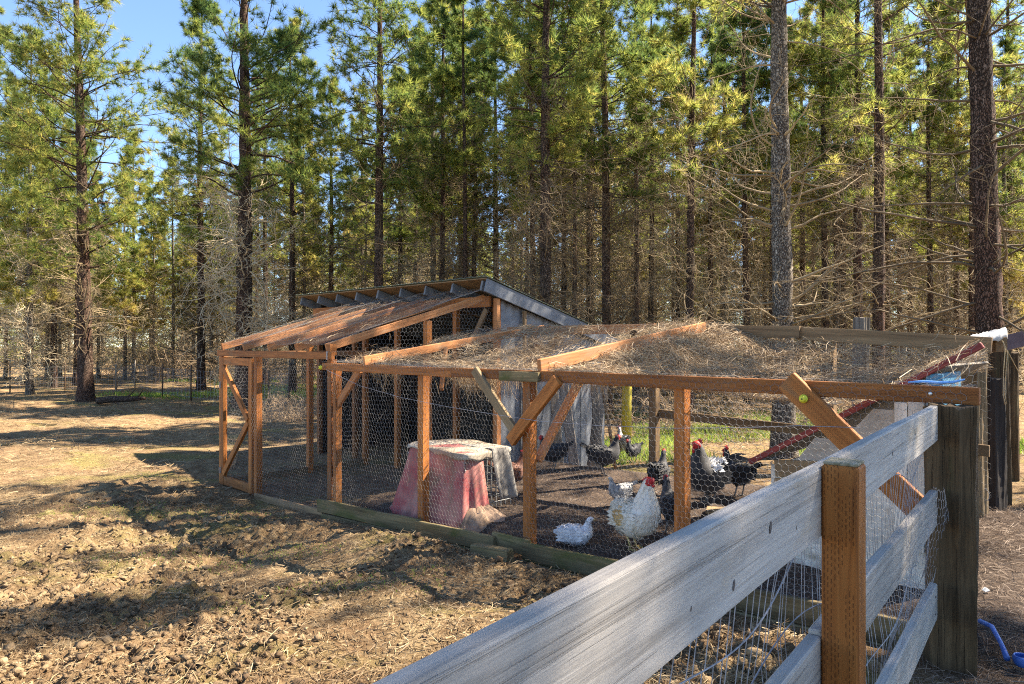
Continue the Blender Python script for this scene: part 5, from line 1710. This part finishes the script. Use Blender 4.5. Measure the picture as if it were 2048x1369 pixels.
def feathers(name, rings, mat, rng, n, i0, i1, L=0.045, w=0.02, lift=0.25, nseg=16, arange=(0, 2 * math.pi), scale_neck=True):
    """small pointed feathers laid along the body, tips towards the tail or down the neck"""
    V, F, T = [], [], []
    for q in range(n):
        f = rng.uniform(i0, i1)
        i = min(int(f), len(rings) - 2); g = f - i
        r = [rings[i][c] * (1 - g) + rings[i + 1][c] * g for c in range(4)]
        d = Vector((rings[i + 1][0] - rings[i][0], 0, rings[i + 1][1] - rings[i][1])).normalized()
        up = Vector((-d.z, 0, d.x))
        a = rng.uniform(*arange)
        nn = (Vector((0, 1, 0)) * math.cos(a) + up * math.sin(a)).normalized()
        p = Vector((r[0], 0, r[1])) + Vector((0, 1, 0)) * (math.cos(a) * r[2]) + up * (math.sin(a) * r[3])
        k = max(0.35, min(1, r[2] / 0.09))
        dirn = (-d + nn * (lift * rng.uniform(0.3, 1.2)) + Vector((0, 0, -0.15)) + Vector(rng.normal(0, 0.12, 3))).normalized()
        sd = dirn.cross(nn).normalized()
        Lk, wk = L * (0.5 + 0.5 * k) * rng.uniform(0.7, 1.2), w * (0.5 + 0.5 * k)
        b = len(V)
        p = p - nn * 0.002
        V += [p, p + dirn * Lk * 0.5 + sd * wk * 0.5 + nn * 0.003, p + dirn * Lk, p + dirn * Lk * 0.5 - sd * wk * 0.5 + nn * 0.003]
        F += [(b, b + 1, b + 2, b + 3)]
        tv = rng.random(); T += [tv] * 4
    return mesh_np(name, np.array([tuple(v) for v in V]), np.array(F), mat, True, np.array(T))


def blade_strip(pts, widths, nvec):
    V, F = [], []
    for i, p in enumerate(pts):
        d = (pts[min(i + 1, len(pts) - 1)] - pts[max(i - 1, 0)]).normalized()
        s = d.cross(nvec).normalized() * (widths[i] / 2)
        V += [p - s, p + s]
    for i in range(len(pts) - 1):
        F.append((2 * i, 2 * i + 1, 2 * i + 3, 2 * i + 2))
    return V, F


def chicken(label, xy, heading, scale, rings, body, neck=None, wing=None, tail='hen', tailmat=None, comb=1.0, legs=True, leg='leg', seed=0, fluffy=1.0, face=True, back=None, z=None, plump=1.0, beard=None):
    rng = np.random.default_rng(seed)
    x, y = xy
    zz = gz(x, y) if z is None else z
    o = bpy.data.objects.new('chicken', None)
    COL.objects.link(o)
    o.matrix_basis = Matrix.Translation((x, y, zz)) @ Matrix.Rotation(heading, 4, 'Z') @ Matrix.Scale(scale, 4)
    WM[o.name] = o.matrix_basis.copy()
    tagit(o, label, 'chicken', 'chickens in the low run')
    def plumage(name, me):
        q = local(name, me, o); q['kind'] = 'stuff'
    neck = neck or body; wing = wing or body; tailmat = tailmat or body
    V, F, _ = loft(rings)
    me = mesh_np('chicken_body', np.array([tuple(v) for v in V]), np.array([f for f in F if len(f) == 4]), FM[body], True, rng.random(len(V)))
    local('body', me, o)
    nr = len(rings)
    plumage('body_feathers', feathers('body_feathers', rings, FM[body], rng, int(620 * fluffy), 0.3, nr - 8, 0.042, 0.018, 0.16))
    plumage('neck_feathers', feathers('neck_feathers', rings, FM[neck], rng, int(260 * fluffy), nr - 9, nr - 4.2, 0.042, 0.010, 0.13))
    if back:
        plumage('saddle_feathers', feathers('saddle_feathers', rings, FM[back], rng, 260, 0.8, 6.2, 0.06, 0.03, 0.3, arange=(0.15 * math.pi, 0.85 * math.pi)))
    if beard:
        for lo, hi in ((-0.10, 0.12), (0.88, 1.10)):
            plumage('flank_patch', feathers('flank_patch', rings, FM[beard], rng, 70, 2.3, 3.7, 0.05, 0.03, 0.42, arange=(lo * math.pi, hi * math.pi)))
    # wings: bulged plates of layered feathers on both flanks
    for s in (1, -1):
        Vw, Fw, Tw = [], [], []
        for row in range(4):
            for i in range(9):
                f = i / 8
                cx = 0.075 - 0.20 * f; cz_ = rings[4][1] + 0.055 - row * 0.026 - 0.01 * f
                wy = s * (rings[4][2] * (1.02 - 0.35 * f * f) + 0.006 - 0.008 * row * 0.5)
                p = Vector((cx, wy, cz_)); dirn = Vector((-1, -s * 0.10 * f, 0.10 - 0.1 * row)).normalized()
                sd = Vector((0, 0, 1))
                b = len(Vw); Lw, ww = 0.075, 0.034
                Vw += [p, p + dirn * Lw * .5 + sd * ww * .5, p + dirn * Lw, p + dirn * Lw * .5 - sd * ww * .5]
                Fw.append((b, b + 1, b + 2, b + 3)); Tw += [rng.random()] * 4
        local('wing', mesh_np('wing', np.array([tuple(v) for v in Vw]), np.array(Fw), FM[wing], True, np.array(Tw)), o)
    # tail
    Vt, Ft, off = [], [], 0
    base = Vector((rings[1][0], 0, rings[1][1]))
    nf = 9 if tail == 'hen' else (7 if tail == 'short' else 12)
    for i in range(nf):
        f = (i - (nf - 1) / 2) / ((nf - 1) / 2)
        if tail in ('hen', 'short'):
            dirn = Vector((-0.75, f * 0.28, (0.62 if tail == 'hen' else 0.1) - 0.25 * abs(f)))
            pts = [base + dirn * ((0.13 if tail == 'hen' else 0.06) * k / 4) + Vector((-0.02 * (k / 4) ** 2, 0, 0)) for k in range(5)]
            ws = [0.02, 0.034, 0.036, 0.03, 0.012]
        else:
            ln = 0.24 + 0.06 * rng.random()
            dirn = Vector((-0.55, f * 0.22, 0.8 - 0.15 * abs(f)))
            pts = [base + dirn * (ln * k / 6) + Vector((-0.10 * (k / 6) ** 2, 0, -0.14 * (k / 6) ** 2.2)) for k in range(7)]
            ws = [0.02, 0.032, 0.034, 0.032, 0.028, 0.02, 0.006]
        v, ff = blade_strip(pts, ws, Vector((0, 1, 0.15 * f)))
        Vt += v; Ft += [tuple(q + off for q in g) for g in ff]; off += len(v)
    local('tail', mesh_np('tail', np.array([tuple(v) for v in Vt]), np.array(Ft), FM[tailmat], True, rng.random(len(Vt))), o)
    if face:
        # bare red face: a thin mask over the front of the head
        fr4 = [(r[0] + 0.001, r[1] - 0.001, r[2] * 1.07 + 0.0008, r[3] * 1.05 + 0.0008) for r in rings[-4:]]
        fr4[0] = (rings[-4][0], rings[-4][1] - 0.004, rings[-4][2] * 1.05, rings[-4][3] * 0.86)
        Vm, Fm, _ = loft(fr4)
        local('face', mesh_py('face', Vm, Fm, M['comb'], True), o)
    # head
    hr = rings[-4]; hx, hz2 = hr[0], hr[1]
    hd = Vector((rings[-2][0] - rings[-4][0], 0, rings[-2][1] - rings[-4][1])).normalized()
    hu = Vector((-hd.z, 0, hd.x)); hc = Vector((hx, 0, hz2))
    tip = Vector((rings[-1][0], 0, rings[-1][1]))
    local('beak', tube_mesh('beak', [tip - hd * 0.012, tip + hd * 0.006, tip + hd * 0.022 - hu * 0.006], [0.010, 0.008, 0.001], M['beak'], 7), o)
    for s in (1, -1):
        e = hc + hd * 0.010 + Vector((0, s * (hr[2] * 1.02), 0)) + hu * 0.006
        local('eye', tube_mesh('eye', [e - Vector((0, s * .004, 0)), e, e + Vector((0, s * .002, 0))], [0.0055, 0.005, 0.002], M['eye'], 7), o)
        if False:
            fr_ = 1.0 if comb < 0.56 and comb != 0.55 else 1.35
            fp = hc + hd * 0.012 + Vector((0, s * (hr[2] * 0.90), 0))
            local('face_patch', tube_mesh('face_patch', [fp - Vector((0, s * .004, 0)), fp, fp + Vector((0, s * .0015, 0))], [0.017 * fr_, 0.015 * fr_, 0.006], M['comb'], 9), o)
        if comb > 0:
            wv = tip - hd * 0.02 + Vector((0, s * 0.008, 0)) - hu * 0.012
            local('wattle', tube_mesh('wattle', [wv, wv - Vector((0, 0, 0.015 * comb)), wv - Vector((0, 0, 0.032 * comb)), wv - Vector((0, 0, 0.038 * comb))], [0.004, 0.009, 0.010, 0.003], M['comb'], 7), o)
    if comb > 0:
        prof = [(-0.03, 0.0), (-0.034, 0.018), (-0.022, 0.014), (-0.016, 0.03), (-0.006, 0.018), (0.002, 0.034), (0.012, 0.018), (0.020, 0.026), (0.026, 0.006), (0.03, -0.01), (0.0, -0.008)]
        Vc = []
        for th in (-0.0035, 0.0035):
            for a, b in prof: Vc.append(hc + hd * a + hu * (hr[3] * 0.85 + b * comb) + Vector((0, th, 0)))
        n = len(prof)
        Fc = [tuple(range(n)), tuple(range(2 * n - 1, n - 1, -1))] + [(i, i + n, (i + 1) % n + n, (i + 1) % n) for i in range(n)]
        local('comb', mesh_py('comb', Vc, Fc, M['comb']), o)
    if legs:
        for s in (1, -1):
            hp = Vector((-0.005, s * 0.052, 0.20)); kn = Vector((-0.035, s * 0.055, 0.115)); ft = Vector((-0.005, s * 0.058, 0.012))
            parts = [tube([hp, (hp + kn) / 2, kn], [0.042 * plump, 0.03 * plump, 0.012 * plump], 8)]
            lg_ = local('thigh', mesh_py('thigh', *parts[0], FM[body], True), o)
            Vl, Fl, off = [], [], 0
            for pl, rl in (([kn, (kn + ft) / 2, ft], [0.009, 0.0075, 0.008]),
                           ([ft, ft + Vector((0.045, s * 0.002, -0.006)), ft + Vector((0.062, 0, -0.012))], [0.0065, 0.005, 0.002]),
                           ([ft, ft + Vector((0.034, s * 0.026, -0.006)), ft + Vector((0.046, s * 0.036, -0.012))], [0.006, 0.0045, 0.002]),
                           ([ft, ft + Vector((0.034, -s * 0.024, -0.006)), ft + Vector((0.046, -s * 0.032, -0.012))], [0.006, 0.0045, 0.002]),
                           ([ft, ft + Vector((-0.022, 0, -0.005)), ft + Vector((-0.03, 0, -0.011))], [0.005, 0.004, 0.002])):
                v, f = tube(pl, rl, 6)
                Vl += v; Fl += [tuple(q + off for q in g) for g in f]; off += len(v)
            local('leg', mesh_py('leg', Vl, Fl, M[leg], True), o)
    return o


def on_ground(px, py):
    """where the view ray through a pixel meets the run's floor"""
    r = (px - 1024) / 1400
    d = 6.0
    for _ in range(30):
        z = float(ground_base(np.array([r * d]), np.array([d]))[0])
        d = 0.5 * d + 0.5 * (CAMZ - z) * 1400 / (py - 688)
    return r * d, d


H = math.radians
chicken('big cream hen with buff flank and red face, standing tall at the front netting', on_ground(1268, 1096), H(-32), 1.06, TALLP, 'cream', wing='cream', tail='short', comb=0.55, seed=1, fluffy=2.6, plump=1.7, beard='buff')
chicken('pale grey-white young hen sitting by the sill, small brown head', on_ground(1152, 1088), H(-8), 0.90, SIT, 'pearl', neck='speck', tail='short', comb=0, legs=False, seed=2, face=False, fluffy=1.8)
chicken('small pale speckled hen mostly hidden behind the cream one', on_ground(1240, 1012), H(200), 0.66, STAND, 'speck', comb=0, seed=3, face=False)
chicken('black rooster with white saddle, big red comb, tail raised, right of the third post', on_ground(1418, 1006), H(196), 1.12, TALLP, 'black', back='white', tail='rooster', comb=1.5, seed=4, leg='leggrey')
chicken('black hen with red face standing farthest right by the hen house', on_ground(1476, 992), H(120), 1.0, STAND, 'black', comb=1.3, seed=5, leg='leggrey')
chicken('upright all-black hen seen from behind, just left of the third post', on_ground(1318, 985), H(60), 0.98, STAND, 'black', comb=0.6, seed=6, leg='leggrey')
chicken('black hen half hidden behind the third post', on_ground(1344, 1062), H(95), 1.0, STAND, 'black', comb=0.5, seed=7, leg='leggrey')
chicken('black hen nearest the middle post, at the back of the run', on_ground(1106, 938), H(190), 0.95, STAND, 'black', comb=0.5, seed=8, leg='leggrey')
chicken('broad black hen in the middle back of the run', on_ground(1208, 948), H(10), 1.05, STAND, 'black', comb=0.5, seed=9, leg='leggrey')
chicken('light grey speckled hen with head raised behind the black ones', on_ground(1245, 915), H(100), 1.15, STAND, 'speck', comb=0.3, seed=10, leg='leggrey')
chicken('small black hen right of the speckled grey hen', on_ground(1266, 926), H(220), 0.85, STAND, 'black', comb=0.4, seed=11, leg='leggrey')
chicken('red-brown hen with dark head beside the crate', on_ground(1022, 988), H(30), 1.0, STAND, 'brown', neck='black', comb=0.8, seed=12)
# weathered chopping board and straw by the third post
x_, y_ = on_ground(1470, 1030)
tagit(beam('flat_board', (x_ - 0.25, y_ + 0.1, gz(x_, y_) + 0.03), (x_ + 0.3, y_ - 0.1, gz(x_, y_) + 0.035), 0.22, 0.03, M['greybrace'], None), 'grey board lying flat on the run floor below the hen house', 'board')

# ------------------------------------------------------------------ loose cover on the ground
def clods():
    rng = np.random.default_rng(77)
    # icosahedron
    g = (1 + 5 ** 0.5) / 2
    iv = nrm(np.array([(-1, g, 0), (1, g, 0), (-1, -g, 0), (1, -g, 0), (0, -1, g), (0, 1, g), (0, -1, -g), (0, 1, -g), (g, 0, -1), (g, 0, 1), (-g, 0, -1), (-g, 0, 1)], float))
    fi = np.array([(0, 11, 5), (0, 5, 1), (0, 1, 7), (0, 7, 10), (0, 10, 11), (1, 5, 9), (5, 11, 4), (11, 10, 2), (10, 7, 6), (7, 1, 8), (3, 9, 4), (3, 4, 2), (3, 2, 6), (3, 6, 8), (3, 8, 9), (4, 9, 5), (2, 4, 11), (6, 2, 10), (8, 6, 7), (9, 8, 1)])
    n = 22000
    y = 3.3 + 6.2 * rng.random(n) ** 1.3; x = rng.uniform(-0.78, 0.45, n) * y
    t, s = ts(x, y)
    side = (x - 0.8) - 0.775 * (y - 1.83)
    k = (s < -0.25) & (side < -1.1 + 0.5 * noise2(x, y, 2, 9)) & (rng.random(n) < 0.12 + 0.9 * sstep(noise2(x, y, 0.8, 5), 0.3, 0.68) * (1 - 0.6 * sstep(y, 6.0, 9.0)))
    x, y = x[k], y[k]; n = len(x)
    sz = np.clip(rng.lognormal(-4.45, 0.45, n), 0.005, 0.035)
    V = iv[None] * (1 + rng.normal(0, 0.36, (n, 12, 1))) * sz[:, None, None] * rng.uniform(0.6, 1.4, (n, 1, 3)) * np.array([1, 1, 0.75])
    V = V + np.stack([x, y, ground_z(x, y) + sz * 0.12], -1)[:, None]
    F = (fi[None] + (np.arange(n) * 12)[:, None, None]).reshape(-1, 3)
    tagit(put('dirt_clods', mesh_np('dirt_clods', V.reshape(-1, 3), F, M['clod'], False, np.repeat(np.clip(0.5 * noise2(x, y, 2.2, 15) + 0.14 + rng.normal(0, 0.08, n), 0, 1), 12) + rng.normal(0, 0.07, n * 12))), 'loose dry clods strewn over the paddock', 'clods', kind='stuff')
clods()


def litter():
    rng = np.random.default_rng(78)
    # needles and stalks on the paddock
    n = 60000
    y = 3.3 + 10.0 * rng.random(n) ** 1.5; x = rng.uniform(-0.78, 0.5, n) * y
    t, s = ts(x, y); side = (x - 0.8) - 0.775 * (y - 1.83)
    k = (s < -0.1) & (side < 0)
    x, y = x[k], y[k]; n = len(x)
    d = np.stack([rng.normal(0, 1, n), rng.normal(0, 1, n), rng.normal(0.05, 0.3, n)], -1)
    V, F, T = strips(np.stack([x, y, ground_z(x, y) + rng.exponential(0.008, n) + 0.003], -1), d, rng.uniform(0.02, 0.10, n) * np.where(rng.random(n) < 0.12, 1.8, 1), 0.0042, rng)
    tagit(put('straw_litter', mesh_np('straw_litter', V, F, M['straw_ground'], False, T)), 'scattered stalks and needles on the paddock earth', 'straw', kind='stuff')
    # coarser duff further out under the trees
    n = 26000
    y = 9 + 22 * rng.random(n) ** 1.2; x = rng.uniform(-0.80, 0.78, n) * y
    t, s = ts(x, y)
    k = ~((s > -0.1) & (s < 5.8) & (t > -4) & (t < 9)) & (noise2(x, y, 0.7, 51) > 0.35)
    x, y = x[k], y[k]; n = len(x)
    d = np.stack([rng.normal(0, 1, n), rng.normal(0, 1, n), rng.normal(0.05, 0.3, n)], -1)
    V, F, T = strips(np.stack([x, y, ground_z(x, y) + rng.exponential(0.012, n) + 0.004], -1), d, rng.uniform(0.08, 0.26, n), 0.010, rng)
    tagit(put('pine_duff', mesh_np('pine_duff', V, F, M['straw_ground'], False, T)), 'pine duff strewn across the clearing and under the trees', 'pine needles', kind='stuff')
    # grey needle litter on the camera's side of the fence and round the corner post
    n = 26000
    y = 1.4 + 6.5 * rng.random(n); x = rng.uniform(0.1, 0.80, n) * y
    side = (x - 0.8) - 0.775 * (y - 1.83)
    t, s = ts(x, y)
    k = (side > -0.25) & (y > 2.2)
    x, y = x[k], y[k]; n = len(x)
    d = np.stack([rng.normal(0, 1, n), rng.normal(0, 1, n), rng.normal(0.05, 0.25, n)], -1)
    V, F, T = strips(np.stack([x, y, ground_z(x, y) + rng.exponential(0.007, n) + 0.003], -1), d, rng.uniform(0.05, 0.16, n), 0.0026, rng)
    tagit(put('needle_litter', mesh_np('needle_litter', V, F, M['straw_grey'], False, T)), 'grey-brown pine needle litter on the ground by the board fence', 'pine needles', kind='stuff')
    # run floor
    n = 12000
    t = rng.uniform(-3.3, 6.4, n); s = rng.uniform(0.1, 2.7, n)
    p = Cn(t, s, 0)
    d = np.stack([rng.normal(0, 1, n), rng.normal(0, 1, n), rng.normal(0.05, 0.2, n)], -1)
    V, F, T = strips(np.stack([p[:, 0], p[:, 1], ground_z(p[:, 0], p[:, 1]) + rng.exponential(0.005, n) + 0.003], -1), d, rng.uniform(0.03, 0.12, n), 0.0026, rng)
    tagit(put('run_litter', mesh_np('run_litter', V, F, M['straw_grey'], False, T)), 'bits of straw trodden into the run floors', 'straw', kind='stuff')
litter()


def grass_patch(name, n, fx, fy, mask, h, w, label, seed):
    rng = np.random.default_rng(seed)
    x, y = fx(rng, n), fy(rng, n)
    if fx is None: pass
    k = mask(x, y, rng)
    x, y = x[k], y[k]; n = len(x)
    c = np.stack([x, y, ground_z(x, y)], -1)
    d = nrm(rng.normal(0, 0.45, (n, 3)) + np.array([0, 0, 1.0]))
    L = h * rng.uniform(0.5, 1.2, (n, 1))
    sd = nrm(np.cross(d, rng.normal(0, 1, (n, 3)))) * w / 2
    lean = rng.normal(0, 0.25, (n, 3)) * L; lean[:, 2] = 0
    V = np.stack([c - sd, c + sd, c + d * L * 0.55 + sd * 0.7, c + d * L * 0.55 - sd * 0.7, c + d * L + lean], 1).reshape(-1, 3)
    o = np.arange(n)[:, None] * 5
    F = np.concatenate([o + np.array([[0, 1, 2]]), o + np.array([[0, 2, 3]]), o + np.array([[3, 2, 4]])])
    ob = put(name, mesh_np(name, V, F, M['grass'], False, np.repeat(rng.random(n), 5)))
    tagit(ob, label, 'grass', kind='stuff')


grass_patch('grass', 26000, lambda r, n: r.uniform(-20, -3.5, n), lambda r, n: r.uniform(27, 46, n), lambda x, y, r: (noise2(x, y, 0.25, 41) > 0.42) & (x / y > -0.60), 0.16, 0.03, 'green grass strip in the sunlit clearing beyond the gate', 81)
grass_patch('grass', 26000, lambda r, n: r.uniform(1.2, 10, n), lambda r, n: r.uniform(12.0, 22, n), lambda x, y, r: (noise2(x, y, 0.45, 42) > 0.36), 0.22, 0.014, 'bright green grass in the sun behind the low run', 82)
grass_patch('moss', 22000, lambda r, n: r.uniform(-6, -0.5, n), lambda r, n: r.uniform(5.0, 11.5, n), lambda x, y, r: (noise2(x * 0.55, y * 1.2, 0.85, 43) > 0.56) & (ts(x, y)[1] < -0.35) & (x / y > -0.8), 0.028, 0.006, 'short yellow-green moss and grass in patches on the paddock', 83)
